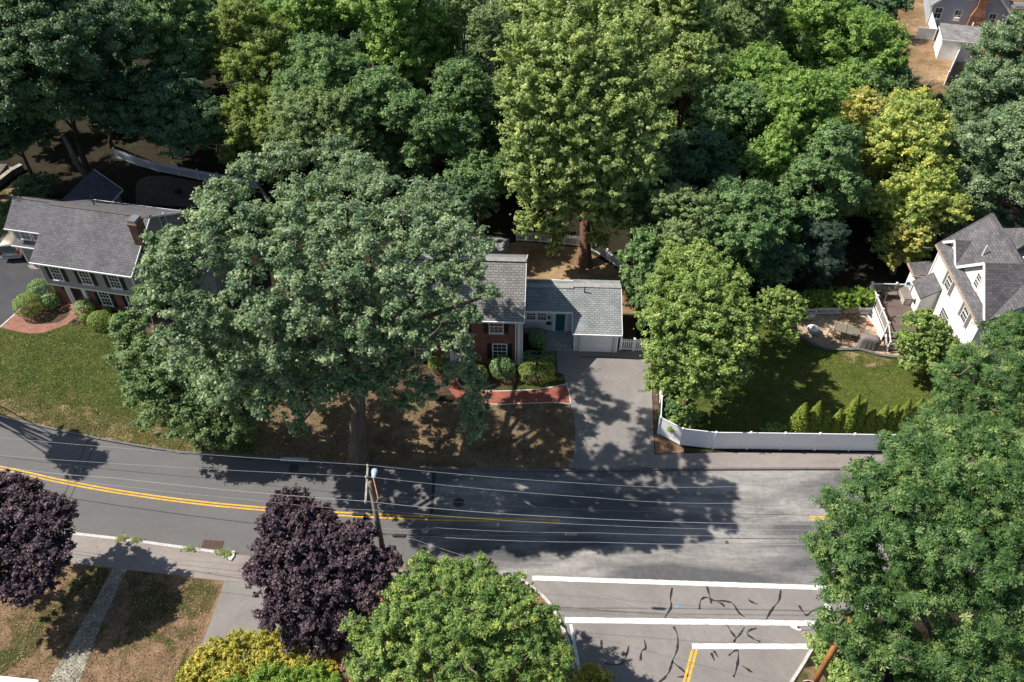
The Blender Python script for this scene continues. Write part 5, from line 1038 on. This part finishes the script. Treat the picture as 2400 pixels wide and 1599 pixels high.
# understorey: four low trees, copied through the gaps of the woods
def inwood(x, y):
    dep = y * CP + CAMH * SP; px = 1200 + FPX * x / dep; py = 799.5 - FPX * (y * SP - CAMH * CP) / dep
    if y > 119 or y < 58: return False
    if px < 60 and py > 365: return False
    if 60 <= px < 274 and py > 352: return False
    if 274 <= px < 620 and py > 350 + (px - 274) * .217: return False
    if 1060 < px < 1500 and py > 520: return False
    if px > 1740 and py > 590: return False
    if px > 2030 and py < 260: return False
    if px > 2150 and py > 480: return False
    if 560 <= px <= 1060 and py > 470: return False
    return -260 < px < 2500
protos = []
for i, (kd, r, h) in enumerate((('dark', 2.9, 5.4), ('mid', 2.7, 5.6), ('dark', 3.2, 6.2), ('mid', 2.4, 4.6))):
    rng = np.random.default_rng(900 + i); protos.append((kd, r, h, auto_lobes((0, 0, h * .55), r, h * .42, rng, 5)))
rng = np.random.default_rng(77); first = {}; UL = 'low shaded understorey tree in the gaps of the woods'; UG = 'understorey trees of the woods'
for iy in range(14):
    for ix in range(-13, 17):
        x = ix * 5.2 + rng.uniform(-1.8, 1.8) + (iy % 2) * 2.6; y = 60 + iy * 4.6 + rng.uniform(-1.6, 1.6); k = rng.integers(4)
        if not inwood(x, y): continue
        if k not in first:
            kd, r, h, lo = protos[k]; first[k] = plant('understorey_tree', UL, 'tree', kd, [((c[0] + x, c[1] + y, c[2]), a, b) for c, a, b in lo], (x, y), .09, .9, UG, limbs=4)
        else: dup(first[k], (x, y, 0), rng.uniform(0, 6.28), UL)
# taller trees further back, beyond the top edge of the photo
fb = {}; BL = 'tall tree at the far back of the woods near the top edge'; BG = 'trees at the back of the woods'
for i in range(17):
    x = -72 + i * 7.4 + rng.uniform(-2, 2); y = 112 + rng.uniform(-5, 9); k = i % 3
    if x > 42: continue
    if k not in fb:
        c0 = (x, y, 8.5); fb[k] = plant('woodland_tree', BL, 'tree', ('mid', 'bright', 'maple')[k], auto_lobes(c0, 4.6, 6, np.random.default_rng(70 + k), 8), (x, y), .25, .8, BG)
    else: dup(fb[k], (x, y, 0), rng.uniform(0, 6.28), BL)
# trees standing just beyond the left edge, whose shade falls into the picture
tree('maple_tree', 'dark maple standing off the left edge, shading the road there', -222, 818, 72, 78, 9.0, 'mid', .2, base=G(-430, 790))
tree('maple_tree', 'broad dark tree off the left edge behind the stone terrace', -175, 268, 112, 110, 10, 'dark', .3)
tree('maple_tree', 'tall dark tree off the left edge shading the left woods', -190, 170, 190, 200, 13, 'dark', .3)
bush('yard_shrub', 'dark shrubs along the stone wall left of the rear gable', [(70, 440, 30), (110, 430, 26), (50, 470, 26), (95, 455, 24)], 1.1, 'shrub')
bush('yard_shrub', 'sunlit green shrub at the left edge beside the garage', [(5, 500, 26), (20, 530, 24), (-10, 540, 30), (30, 490, 18)], 1.3, 'shrub')
bush('flower_bush', 'leafy bush with pale blue flowers at the left end of the patio fence', [(1868, 735, 14), (1880, 722, 14), (1858, 722, 14)], .8, 'shrub')
for i, (px, py) in enumerate(((445, 1288), (520, 1296), (285, 1263), (318, 1267), (536, 1299))):
    rng = np.random.default_rng(30 + i); b = G(px, py); n = 160; P = rng.normal(0, 1, (n, 3)) * np.array([.28 - .03 * i, .12, .05]) + np.array([0, 0, .1]); me = leaf_mesh('weed', P, rng.normal(0, 1, (n, 3)) + np.array([0, 0, .8]), rng.random(n), 'leaf_grass', .16, .05, rng, 'diamond')
    o = bpy.data.objects.new('weed', me); C.objects.link(o); o.location = tuple(b)
    tag(o, ('wide weed tuft growing over the granite kerb left of the storm drain', 'weed tuft on the granite kerb right of the storm drain', 'weed tuft on the granite kerb nearest the left purple maple', 'small yellowish weed on the kerb above the shaded pavement', 'weed beside the loose white kerb stone')[i], 'weed', 'weeds along the granite kerb')

# grass blades standing in the lawns and litter on the pavements
def inpoly(P, poly):
    x, y = P[:, 0], P[:, 1]; r = np.zeros(len(P), bool); n = len(poly); j = n - 1
    for i in range(n):
        a, b = poly[i], poly[j]; c = ((a[1] > y) != (b[1] > y)) & (x < (b[0] - a[0]) * (y - a[1]) / (b[1] - a[1] + 1e-12) + a[0]); r ^= c; j = i
    return r
def scatter(name, poly, per, mat, L_, W_, seed, up=.8, h=.03, lim=(-50, 50), mean=.5, flat=False):
    rng = np.random.default_rng(seed); q = np.array([p[:2] for p in poly], float); lo = np.maximum(q.min(0), (lim[0], 18)); hi = np.minimum(q.max(0), (lim[1], 130)); n = int((hi - lo).prod() * per)
    P = rng.uniform(lo, hi, (n, 2)); P = P[inpoly(P, q)]; n = len(P); P = np.c_[P, rng.uniform(.4, 1, n) * h]
    f = np.sin(P[:, 0] * 1.3 + np.sin(P[:, 1] * .9) * 2) * np.sin(P[:, 1] * 1.7 + P[:, 0] * .4) * .14 + np.sin(P[:, 0] * 4.1 + 1) * np.sin(P[:, 1] * 5.3) * .12
    N = rng.normal(0, .55, (n, 3)) + np.array([0, 0, up]); me = leaf_mesh(name, P, N, mean + f + rng.normal(0, .2, n), mat, L_, W_, rng, 'diamond')
    o = bpy.data.objects.new(name, me); C.objects.link(o); return tag(o, kind='stuff')
scatter('lawn_grass', lawnL, 95, 'leaf_turf', .15, .055, 1)
scatter('garden_grass', lawnR, 80, 'leaf_turf', .13, .05, 2, mean=.55)
scatter('south_grass', gp([(-20, 1300), (149, 1322), (265, 1337), (414, 1353), (522, 1366), (488, 1440), (456, 1530), (424, 1599), (-20, 1599)]), 90, 'leaf_straw', .13, .05, 3)
scatter('brown_grass', [tuple(p[:2]) for p in gp(brown)] + kerbN(615, 1325)[::-1], 60, 'leaf_straw', .13, .05, 4, mean=.35)
scatter('verge_grass', [tuple(p[:2]) for p in gp(verge)] + kerbN(-700, 585)[::-1], 70, 'leaf_straw', .14, .05, 5, mean=.45)
for i_, (nm_, pl_, pr_) in enumerate((('fallen_leaves', southwalk, 1.1), ('drive_leaves', gp([(1340, 850), (1525, 850), (1530, 1095), (1335, 1095)]), .8), ('lawn_leaves', lawnR, .35), ('kerb_leaves', gp([(300, 1030), (1330, 1085), (1330, 1101), (400, 1052)]), 3.0))):
    scatter(nm_, pl_, pr_, 'leaf_litter', .13, .09, 40 + i_, up=1.2, h=.03)

# ------------------------------------------------------------------ deck, patio furniture
a_ = G(2073, 781, .9); A = R(-2.5)
dk = thing('deck', 'raised brown deck with white railing beside the white house', 'deck', (a_[0], a_[1], 0), A)
DW, DL = 4.3, 5.2
m = MB(); m.box(0, 0, .8, DW, DL, .9); m.build('deck_floor', 'deck', dk)
m = MB(); m.box(-.03, -.0, .0, -.005, DL, .88).box(0, -.03, .55, DW, -.005, .79).box(0, DL + .005, 0, DW, DL + .03, .88); m.build('fascia', 'white', dk)
for k in range(4):
    m = MB(); m.box(.15, -.3 - k * .28, .005, 1.9, -.032 - k * .28, .72 - k * .18); m.build('step', 'deck', dk)
m = MB(); m.bar((.1, -.05, .85), (.1, -1.25, .15), .05, .25); m.build('stair_stringer', 'white', dk)
def railing(P0, P1, n, skip0=False):
    P0 = Vector(P0); P1 = Vector(P1)
    for i in range(n + 1):
        if skip0 and i == 0: continue
        p = P0.lerp(P1, i / n); m = MB(); m.box(p.x - .06, p.y - .06, .9, p.x + .06, p.y + .06, 1.95); m.box(p.x - .085, p.y - .085, 1.95, p.x + .085, p.y + .085, 2.0); m.add([(p.x - .07, p.y - .07, 2.0), (p.x + .07, p.y - .07, 2.0), (p.x + .07, p.y + .07, 2.0), (p.x - .07, p.y + .07, 2.0), (p.x, p.y, 2.06)], [(0, 1, 4), (1, 2, 4), (2, 3, 4), (3, 0, 4)]); m.build('railing_post', 'white', dk)
    m = MB()
    for i in range(n):
        a = P0.lerp(P1, i / n); b = P0.lerp(P1, (i + 1) / n); d = (b - a).normalized(); a = a + d * .062; b = b - d * .062
        for z in (1.0, 1.82): m.bar(a + Vector((0, 0, z)), b + Vector((0, 0, z)), .06 if z < 1.5 else .09, .06)
        k = int((b - a).length / .125)
        for j in range(1, k): s = a.lerp(b, j / k); m.box(s.x - .017, s.y - .017, 1.03, s.x + .017, s.y + .017, 1.79)
    m.build('railing', 'white', dk)
railing((.07, .07, 0), (.07, DL - .07, 0), 3); railing((.07, DL - .07, 0), (DW - .1, DL - .07, 0), 2, True)
m = MB(); m.bar((.07, .07, 1.85), (.12, -1.2, 1.05), .08, .06); m.box(.06, -1.25, 0.0, .18, -1.13, 1.1); m.build('stair_handrail', 'white', dk)
def on_deck(x, y, z=.9):
    return Matrix.Translation(dk.location) @ Matrix.Rotation(A, 4, 'Z') @ Vector((x, y, z))
# swing bench on the deck
t = thing('garden_bench', 'dark bronze bench with tan cushion at the back railing of the deck', 'bench', on_deck(1.55, 4.55), A)
m = MB(); m.box(-.6, -.25, .38, .6, .25, .46); m.build('seat', 'mesh_tan', t)
m = MB()
for k in range(11): m.bar((-.58 + k * .116, .25, .45), (-.58 + k * .116, .33, .95), .03, .03)
m.tube([(-.62 + k * .124, .3 + .03 * math.sin(k * .3), .92 + .12 * math.sin(k * .314)) for k in range(11)], .03, 6); m.build('backrest', 'bronze', t)
for x in (-.6, .6):
    m = MB(); m.tube([(x, -.35, 0), (x, -.25, .4), (x, -.2, .6), (x, .28, .62)], .025, 6); m.tube([(x, .35, 0), (x, .25, .4)], .025, 6); m.build('leg', 'bronze', t)
def umb(label, x, y, pole):
    t = thing('umbrella_base', label, 'umbrella base', on_deck(x, y), A); m = MB()
    for k in range(4): a = .5 + k * 1.57; m.bar((0, 0, .04), (math.cos(a) * .55, math.sin(a) * .55, .03), .05, .05)
    m.build('cross_foot', 'bronze', t); m = MB(); m.tube([(0, 0, .03), (0, 0, pole)], .03, 8); m.build('pole', 'metal', t)
umb('cross shaped umbrella base with its tall bare pole on the rear half of the deck', .75, 3.4, 1.15); umb('cross shaped umbrella base with a short stub, near the deck steps', 1.0, 1.85, .3)
t = thing('storage_box', 'beige resin storage box on the deck against the house wall', 'storage box', on_deck(2.75, 4.3), A); m = MB(); m.box(-.3, -.75, 0, .3, .75, .6); m.build('body', 'beige', t); m = MB(); m.slab([(-.33, -.78, .66), (.33, -.78, .72), (.33, .78, .72), (-.33, .78, .66)], .06); m.build('lid', 'cover', t)
m = MB(); m.box(-.14, -.06, 0, .14, .06, .22).box(-.11, -.08, .05, .11, .08, .17); tag(m.build('blue_towel', 'blue', loc=on_deck(3.05, DL - .07, 1.86), rot=A), 'small blue towel folded over the back railing of the deck', 'towel')
# patio chairs: sling chair with tube frame
def make_chair(label):
    t = thing('patio_chair', label, 'chair', (0, 0, 0), 0, 'bronze patio chairs'); m = MB()
    for k in range(7): m.bar((-.25, -.24 + k * .08, .43), (.25, -.24 + k * .08, .43), .028, .016)
    m.build('seat', 'bronze', t); m = MB()
    for k in range(6): m.bar((-.22 + k * .088, .26, .45), (-.22 + k * .088, .42, 1.0), .022, .016)
    m.build('backrest', 'bronze', t)
    for s in (-1, 1):
        m = MB(); m.tube([(s * .28, -.3, 0), (s * .28, -.27, .62), (s * .28, .28, .66), (s * .28, .43, 1.03)], .018, 6); m.tube([(s * .28, .3, 0), (s * .28, .22, .64)], .018, 6); m.build('side_frame', 'bronze', t)
    m = MB(); m.tube([(-.28, .43, 1.03), (.28, .43, 1.03)], .018, 6); m.tube([(-.28, -.27, .42), (.28, -.27, .42)], .016, 6); m.build('crossbar', 'bronze', t)
    return t
ch0 = None
CHS = [(1962, 800, 2.9, 'patio chair at the left near corner of the glass dining table'), (1980, 806, 3.0, 'patio chair on the near side of the dining table, left of the covered grill'), (2002, 800, 2.6, 'patio chair between the dining table and the covered grill'), (1951, 790, 1.9, 'patio chair at the left end of the dining table'), (2012, 779, -.9, 'patio chair at the right end of the dining table with its back to the deck'), (1998, 764, .4, 'patio chair behind the dining table, towards the white poles'),
       (1966, 749, -1.4, 'patio chair nearest the left end of the bar table by the fence'), (1984, 755, 2.9, 'patio chair on the near side of the bar table by the fence'), (2006, 754, 2.2, 'patio chair at the right end of the bar table by the fence'), (2078, 822, .15, 'lone patio chair at the lawn edge below the deck steps')]
for px, py, rz, lb in CHS:
    p = G(px, py)
    if ch0 is None: ch0 = make_chair(lb); ch0.location = (p[0], p[1], .016); ch0.rotation_euler = (0, 0, rz)
    else: dup(ch0, (p[0], p[1], .016), rz, lb)
def table(label, px, py, rz, w, d, h, top):
    p = G(px, py); t = thing('patio_table', label, 'table', (p[0], p[1], .016), rz); m = MB(); m.box(-w / 2 + .03, -d / 2 + .03, h - .02, w / 2 - .03, d / 2 - .03, h); m.build('tabletop', top, t)
    m = MB(); m.box(-w / 2, -d / 2, h - .04, w / 2, -d / 2 + .03, h + .01).box(-w / 2, d / 2 - .03, h - .04, w / 2, d / 2, h + .01).box(-w / 2, -d / 2 + .03, h - .04, -w / 2 + .03, d / 2 - .03, h + .01).box(w / 2 - .03, -d / 2 + .03, h - .04, w / 2, d / 2 - .03, h + .01).box(-.02, -d / 2 + .03, h - .03, .02, d / 2 - .03, h + .006); m.build('rim', 'bronze', t)
    for sx in (-1, 1):
        for sy in (-1, 1): m = MB(); m.tube([(sx * (w / 2 - .08), sy * (d / 2 - .08), 0), (sx * (w / 2 - .15), sy * (d / 2 - .15), h - .04)], .022, 6); m.build('leg', 'bronze', t)
table('long frosted glass dining table in the middle of the patio', 1979, 788, R(-24), 1.9, 1.05, .74, 'tabletop'); table('dark bar height table by the patio fence', 1988, 748, R(2), 1.3, .7, .95, 'bronze')
# covered grill: draped cover with folds
p = G(2033, 812); t = thing('covered_grill', 'barbecue grill under a taupe fabric cover on the patio', 'grill', (p[0], p[1], .016), R(-16)); m = MB(); n = 48; rings = []
for z, sx, sy, fo in ((.0, .84, .46, .06), (.35, .8, .42, .05), (.75, .76, .38, .03), (.95, .74, .36, .01), (1.1, .55, .28, .0), (1.14, .3, .15, 0)):
    ring = []
    for k in range(n):
        a = 2 * math.pi * k / n; c, s = math.cos(a), math.sin(a); q = 1 / (abs(c) ** 5 + abs(s) ** 5) ** .2; f = 1 + fo * math.sin(k * 2.1) ; ring.append((c * q * sx * f, s * q * sy * f, z))
    rings.append(ring)
m.add([v for r_ in rings for v in r_], [(i * n + k, i * n + (k + 1) % n, (i + 1) * n + (k + 1) % n, (i + 1) * n + k) for i in range(len(rings) - 1) for k in range(n)] + [tuple((len(rings) - 1) * n + k for k in range(n))]); m.build('cover', 'cover', t, smooth=True)
m = MB(); m.box(.74, -.12, .55, .86, .12, .8); m.build('side_handle', 'bronze', t)
# round fire pit under a white cover
p = G(1903, 779); t = thing('fire_pit', 'round fire pit in a pale cover at the left of the patio', 'fire pit', (p[0], p[1], .016), 0); m = MB(); m.lathe([(.3, 0), (.42, .1), (.46, .34), (.5, .4), (.5, .46)], 20); m.build('bowl', 'granite', t, smooth=True); m = MB(); m.lathe([(.49, .465), (.4, .5), (.32, .56), (.2, .68), (.05, .72)], 20); m.build('lid', 'white', t, smooth=True); m = MB(); m.lathe([(.06, .72), (.06, .78), (.02, .8)], 8); m.build('knob', 'metal', t)
p = G(1898, 750); t = thing('small_grill', 'small silver gas grill at the left end of the patio fence', 'grill', (p[0], p[1], .016), R(8)); m = MB(); m.box(-.3, -.2, .1, .3, .2, .5); m.build('body', 'metal', t); m = MB(); m.box(-.28, -.18, .505, .28, .18, .58).box(-.2, -.12, .58, .2, .14, .68).box(-.14, -.2, .54, .14, -.185, .56); m.build('lid', 'granite', t); m = MB()
for x in (-.26, .26):
    for y in (-.16, .16): m.box(x - .02, y - .02, 0, x + .02, y + .02, .1)
m.build('legs', 'metal', t)
for i in range(9):
    a = G(2028 + i * 1.6, 738 + i * 2); b = G(2052 + i * 1.2, 766 + i * 1.7); z = .05 + (i % 3) * .07
    m = MB(); m.bar((0, 0, z), (b[0] - a[0], b[1] - a[1], z + .1 * (i % 2)), .06, .04); tag(m.build('white_rail', 'white', loc=(a[0], a[1], .016)), 'loose white rail in the pile lying between the patio chairs and the deck', 'rail', 'pile of loose white rails')
p = G(2034, 762); t = thing('flower_pot', 'terracotta pot half under the pile of white rails', 'pot', (p[0], p[1], .016)); m = MB(); m.lathe([(.11, 0), (.17, .24), (.19, .24), (.19, .3), (.15, .3), (.14, .25)], 14); m.build('pot', 'terracotta', t, smooth=True); m = MB(); m.lathe([(.13, .24), (.02, .255)], 10); m.build('earth', 'mulch', t)
# dark fire bowl on the left back patio
p = G(417, 452); t = thing('fire_bowl', 'round black fire bowl on the shaded patio behind the left house', 'fire bowl', (p[0], p[1], .012)); m = MB(); m.lathe([(.2, 0), (.34, .12), (.4, .34), (.42, .36), (.38, .36), (.3, .2)], 16); m.build('bowl', 'pipe', t, smooth=True); m = MB(); m.lathe([(.36, .362), (.2, .46), (.03, .5)], 14); m.build('lid', 'iron_dark', t)
# coiled hose in the bed
p = G(177, 757); m = MB(); m.tube([(.28 * math.cos(a * .35) * (1 + .15 * math.sin(a)), .24 * math.sin(a * .35) * (1 + .12 * math.cos(a * 1.7)), .04 + .0015 * a) for a in range(64)], .016, 5); m.tube([(.28, 0, .04), (.7, .2, .03), (1.0, .7, .03)], .016, 5); tag(m.build('garden_hose', 'kerb_dark', loc=(p[0], p[1], .013)), 'coiled grey hose on the mulch beside the curved brick walk', 'hose')
# stone terrace wall at the far left
t = thing('terrace_wall', 'low field stone terrace wall with timber capping at the left edge', 'wall', tuple(G(52, 398)), 0); b_ = G(52, 398); P = [np.array(q) - b_ for q in gp([(55, 398), (30, 412), (0, 436), (-60, 480)])]; m = MB()
for u, v in zip(P[:-1], P[1:]): m.bar(Vector(u) + Vector((0, 0, .3)), Vector(v) + Vector((0, 0, .3)), .4, .6)
m.build('wall', 'stone_wall', t); m = MB()
for u, v in zip(P[:-1], P[1:]): m.bar(Vector(u) + Vector((0, 0, .65)), Vector(v) + Vector((0, 0, .65)), .5, .08)
m.build('capping', 'wood_pale', t); m = MB()
for k in range(3): m.box(-3.2 + k * .5, -1.6 + k * .1, .01, -2.4 + k * .5, .2, .2 + k * .18)
m.build('step', 'stone_wall', t)

# ------------------------------------------------------------------ car at the left edge (minivan seen from behind)
p = G(22, 608); cr_ = thing('parked_minivan', 'champagne minivan parked on the black driveway, cut by the left edge', 'car', (p[0] + .5, p[1] - .35, .02), R(6))
def loft(secs, n=20, pw=4.5):
    m = MB(); vs = []; fs = []
    for y, cx, zb, zt, wb, wt in secs:
        for k in range(n):
            a = 2 * math.pi * k / n; c, s = math.cos(a), math.sin(a); q = 1 / (abs(c) ** pw + abs(s) ** pw) ** (1 / pw); z = (zb + zt) / 2 + s * q * (zt - zb) / 2; f = (z - zb) / (zt - zb); vs.append((cx + c * q * (wb * (1 - f) + wt * f), y, z))
    for i in range(len(secs) - 1):
        for k in range(n): fs.append((i * n + k, (i + 1) * n + k, (i + 1) * n + (k + 1) % n, i * n + (k + 1) % n))
    fs.append(tuple(range(n))); fs.append(tuple((len(secs) - 1) * n + k for k in range(n - 1, -1, -1)))
    return m.add(vs, fs)
loft([(-.0, 0, .38, .72, .8, .82), (.08, 0, .28, .95, .93, .93), (.5, 0, .25, 1.02, .97, .95), (3.2, 0, .25, 1.0, .98, .95), (4.2, 0, .26, .95, .96, .92), (4.75, 0, .3, .82, .88, .8), (4.95, 0, .38, .65, .7, .68)]).build('body', 'car', cr_, smooth=True)
loft([(.05, 0, .93, 1.2, .86, .8), (.2, 0, .93, 1.55, .88, .74), (.42, 0, .93, 1.74, .9, .7), (1.5, 0, .95, 1.78, .9, .7), (2.8, 0, .95, 1.74, .9, .68), (3.3, 0, .95, 1.5, .9, .7), (3.95, 0, .93, 1.0, .86, .78)]).build('cabin', 'car', cr_, smooth=True)
m = MB(); m.add([(-.74, -.015, 1.1), (.74, -.015, 1.1), (.62, .2, 1.6), (-.62, .2, 1.6)], [(0, 1, 2, 3)]); m.build('rear_window', 'glass', cr_)
for s in (-1, 1):
    m = MB(); m.add([(s * .915, .6, 1.08), (s * .915, 3.1, 1.08), (s * .80, 2.9, 1.55), (s * .80, .75, 1.55)], [(0, 1, 2, 3)]); m.build('side_window', 'glass', cr_)
    m = MB(); m.box(s * .8 - .09, -.01, .8, s * .8 + .09, .12, 1.15); m.build('tail_light', 'redlens', cr_)
    m = MB(); m.bar((s * .62, .6, 1.83), (s * .62, 2.6, 1.83), .05, .05); m.build('roof_rail', 'metal', cr_)
    for y in (.95, 3.9):
        m = MB(); m.tube([(s * .78, y, .33), (s * .99, y, .33)], .33, 18); wh = m.build('wheel', 'tyre', cr_, smooth=False); m = MB(); m.tube([(s * .97, y, .33), (s * 1.0, y, .33)], .21, 14); m.build('rim', 'metal', wh)
m = MB(); m.box(-.88, -.06, .38, .88, .06, .56); m.build('bumper', 'metal', cr_); m = MB(); m.box(-.26, -.02, .72, .26, .02, .84); m.build('number_plate', 'sign_white', cr_)

# ------------------------------------------------------------------ utility poles, lamps, wires
pt = G(867, 1131, 10.4); up = thing('utility_pole', 'weathered grey wooden utility pole with crossarm beside the purple maple', 'utility pole', (pt[0], pt[1], 0)); b_ = Vector((pt[0], pt[1], 0))
m = MB(); m.tube([(.0, -.1, -.1), (0, -.02, 5), (0, 0, 10.4)], [.19, .165, .13], 12); m.build('pole', 'wood', up, smooth=True)
ca = G(862, 1091, 10.15); cb = G(856.5, 1180, 10.15); m = MB(); m.bar(Vector(ca) - b_, Vector(cb) - b_, .1, .12); mid = (Vector(ca) + Vector(cb)) / 2 - b_; m.bar((0, 0, 9.4), Vector((mid.x, mid.y + .55, 10.1)), .03, .04); m.bar((0, 0, 9.4), Vector((mid.x, mid.y - .55, 10.1)), .03, .04); m.build('crossarm', 'wood_pale', up)
for q in (G(862, 1092, 10.25), G(858.5, 1119, 10.25), G(856.7, 1177, 10.25)): m = MB(); m.lathe([(.03, -.06), (.07, 0), (.04, .04), (.07, .08), (.02, .14)], 8, Vector(q) - b_); m.build('insulator', 'granite', up)
hd = G(877, 1110, 8.6); m = MB(); m.tube([(.0, 0.05, 8.1), (.18, .4, 8.35), Vector(hd) - b_ - Vector((0, .35, 0))], .035, 7); m.build('lamp_arm', 'fibre', up)
c_ = Vector(hd) - b_; m = MB(); m.add([], []); m.lathe([(.03, -.34), (.1, -.3), (.13, -.05), (.17, .15), (.14, .3), (.03, .36)], 10); m.v = [(x * 1.15 + c_.x, z + c_.y, -y * .7 + c_.z) for x, y, z in m.v]; m.build('lamp_head', 'lamp', up, smooth=True)
# right hand pole with the stop sign and two lamps
q = G(1906, 1594, 2.5); up2 = thing('utility_pole', 'orange brown wooden pole with stop sign and white lamps under the corner oak', 'utility pole', (q[0] + .15, q[1], 0)); b2 = Vector((q[0] + .15, q[1], 0))
m = MB(); m.tube([(0, 0, -.1), (0, 0, 5), (0, 0, 9.4)], [.19, .17, .14], 12); m.build('pole', 'wood_orange', up2, smooth=True)
for (ax, ay, bx, by, z) in ((1938, 1420, 1952, 1432, 9.0), (1858, 1467, 1880, 1478, 8.3)):
    ha = Vector(G(ax, ay, z)) - b2; hb = Vector(G(bx, by, z)) - b2; d = (hb - ha).normalized(); m = MB(); m.tube([(0, 0, z - .5), hb * .5 + Vector((0, 0, z * .5 + .0)) + Vector((0, 0, .1)), hb], .03, 6); m.build('lamp_arm', 'metal', up2)
    m = MB(); m.tube([ha - d * .12, ha, ha + d * .25, hb - d * .1, hb], [.06, .12, .13, .1, .05], 10); m.v = [(x, y, z + (zz - z) * .6) for x, y, zz in m.v]; lh = m.build('lamp_head', 'lampw', up2, smooth=True); m = MB(); m.lathe([(.05, 0), (.05, .08), (.02, .1)], 8, ha + d * .25 + Vector((0, 0, .07))); m.build('photocell', 'shutter', lh)
s_ = Vector(G(1897, 1603, 2.3)) - b2; t = thing('stop_sign', 'red stop sign fixed to the orange brown pole at the bottom edge', 'sign', tuple(b2 + Vector((s_.x, s_.y, 0))), R(-18))
oct_ = [(.38 * math.cos(R(22.5 + 45 * k)), .38 * math.sin(R(22.5 + 45 * k))) for k in range(8)]; m = MB(); m.add([(x, 0, 2.3 + z) for x, z in oct_] + [(x, .02, 2.3 + z) for x, z in oct_], [tuple(range(8)), tuple(range(15, 7, -1))] + [(i, i + 8, (i + 1) % 8 + 8, (i + 1) % 8) for i in range(8)]); m.build('border', 'sign_white', t)
m = MB(); m.add([(x * .93, -.004, 2.3 + z * .93) for x, z in oct_], [tuple(range(8))]); m.build('face', 'sign_red', t)
fc = bpy.data.curves.new('lettering', 'FONT'); fc.body = 'STOP'; fc.size = .3; fc.align_x = 'CENTER'; fc.align_y = 'CENTER'; fc.extrude = .001; fc.materials.append(M['sign_white']); fo = bpy.data.objects.new('lettering', fc); C.objects.link(fo); fo.parent = t; fo.location = (0, -.008, 2.3); fo.rotation_euler = (R(90), 0, 0)
lm = bpy.data.meshes.new_from_object(fo.evaluated_get(bpy.context.evaluated_depsgraph_get())); bpy.data.objects.remove(fo); fo = bpy.data.objects.new('lettering', lm); C.objects.link(fo); fo.parent = t; fo.location = (0, -.008, 2.3); fo.rotation_euler = (R(90), 0, 0)
m = MB(); m.tube([(0, .06, 0), (0, .06, 2.7)], .03, 8); m.build('post', 'metal', t)
def wire(label, pts, r, mat='wire', sag=.15):
    P = []
    for a, b in zip(pts[:-1], pts[1:]):
        a = Vector(a); b = Vector(b)
        for i in range(14): f = i / 14; P.append(a.lerp(b, f) - Vector((0, 0, sag * 4 * f * (1 - f))))
    P.append(Vector(pts[-1])); o0 = P[0]; m = MB(); m.tube([p - o0 for p in P], r, 5); tag(m.build('power_line', mat, loc=tuple(o0)), label, 'wire', 'overhead wires along the road')
wire('topmost pale wire on the far end of the crossarm', [G(-250, 1010, 10.2), G(0, 1026, 10.2), G(862, 1090, 10.4), G(1400, 1135, 10.2), G(1700, 1141, 10.2), G(2600, 1144, 10.2)], .0075)
wire('second pale wire from the top, on the middle of the crossarm', [G(-250, 1060, 10.2), G(0, 1068, 10.2), G(858.5, 1117, 10.4), G(1400, 1167, 10.2), G(1700, 1180, 10.2), G(2600, 1186, 10.2)], .0075)
wire('thick pale dashed looking wire on the near end of the crossarm', [G(-250, 1075, 10.2), G(0, 1093, 10.2), G(265, 1120, 10.2), G(856.7, 1175, 10.4), G(1311, 1212, 10.2), G(1903, 1229, 10.2), G(2600, 1238, 10.2)], .011)
wire('thin pale wire below the lamp, crossing the yellow line', [G(-250, 1080, 8), G(0, 1104, 8), G(600, 1173, 8), G(885, 1196, 8.1), G(1400, 1231, 8), G(1924, 1242, 8), G(2600, 1246, 8)], .0075)
wire('thin dark wire crossing the far lane on the left', [G(-250, 1040, 9), G(0, 1070, 9), G(500, 1122, 9), G(876, 1160, 9), G(1400, 1196, 9), G(2600, 1216, 9)], .012, 'wire_dark')
wire('black cable crossing the near lane on the left', [G(-250, 1110, 6.3), G(99, 1157, 6.3), G(596, 1227, 6.3), G(896, 1252, 6.3), G(1400, 1252, 6.3), G(1903, 1263, 6.3), G(2600, 1268, 6.3)], .018, 'wire_dark')
wire('pale cable just below the black splice case on the right', [G(892, 1238, 6.9), G(1021, 1237, 6.9), G(1400, 1249, 6.9), G(1900, 1256, 6.9), G(2600, 1260, 6.9)], .0075)
wire('lowest pale cable over the near lane on the right', [G(897, 1250, 6.1), G(1013, 1258, 6.1), G(1400, 1271, 6.1), G(1900, 1276, 6.1), G(2600, 1280, 6.1)], .010)
wire('pale service wire running diagonally down to the street corner', [G(898, 1253, 6.3), G(964, 1262, 6.2), G(1246, 1348, 5.8), G(1500, 1420, 5.4), G(1900, 1520, 5.0)], .0075)
for (px, py, z, lb) in ((936, 1256, 6.25, 'black cylindrical splice case on the cable right of the pole'), (1340, 1254, 6.25, 'black cylindrical splice case far right of the pole, above the shaded road'), (841, 1206, 7.4, 'short black cable box hanging left of the pole over the yellow line')):
    p = G(px, py, z); m = MB(); m.tube([(-.42, 0, 0), (-.38, 0, 0), (-.3, 0, 0), (.3, 0, 0), (.38, 0, 0), (.42, 0, 0)], [.03, .07, .1, .1, .07, .03], 10); tag(m.build('splice_case', 'wire_dark', loc=tuple(p), rot=R(-2)), lb, 'cable box')
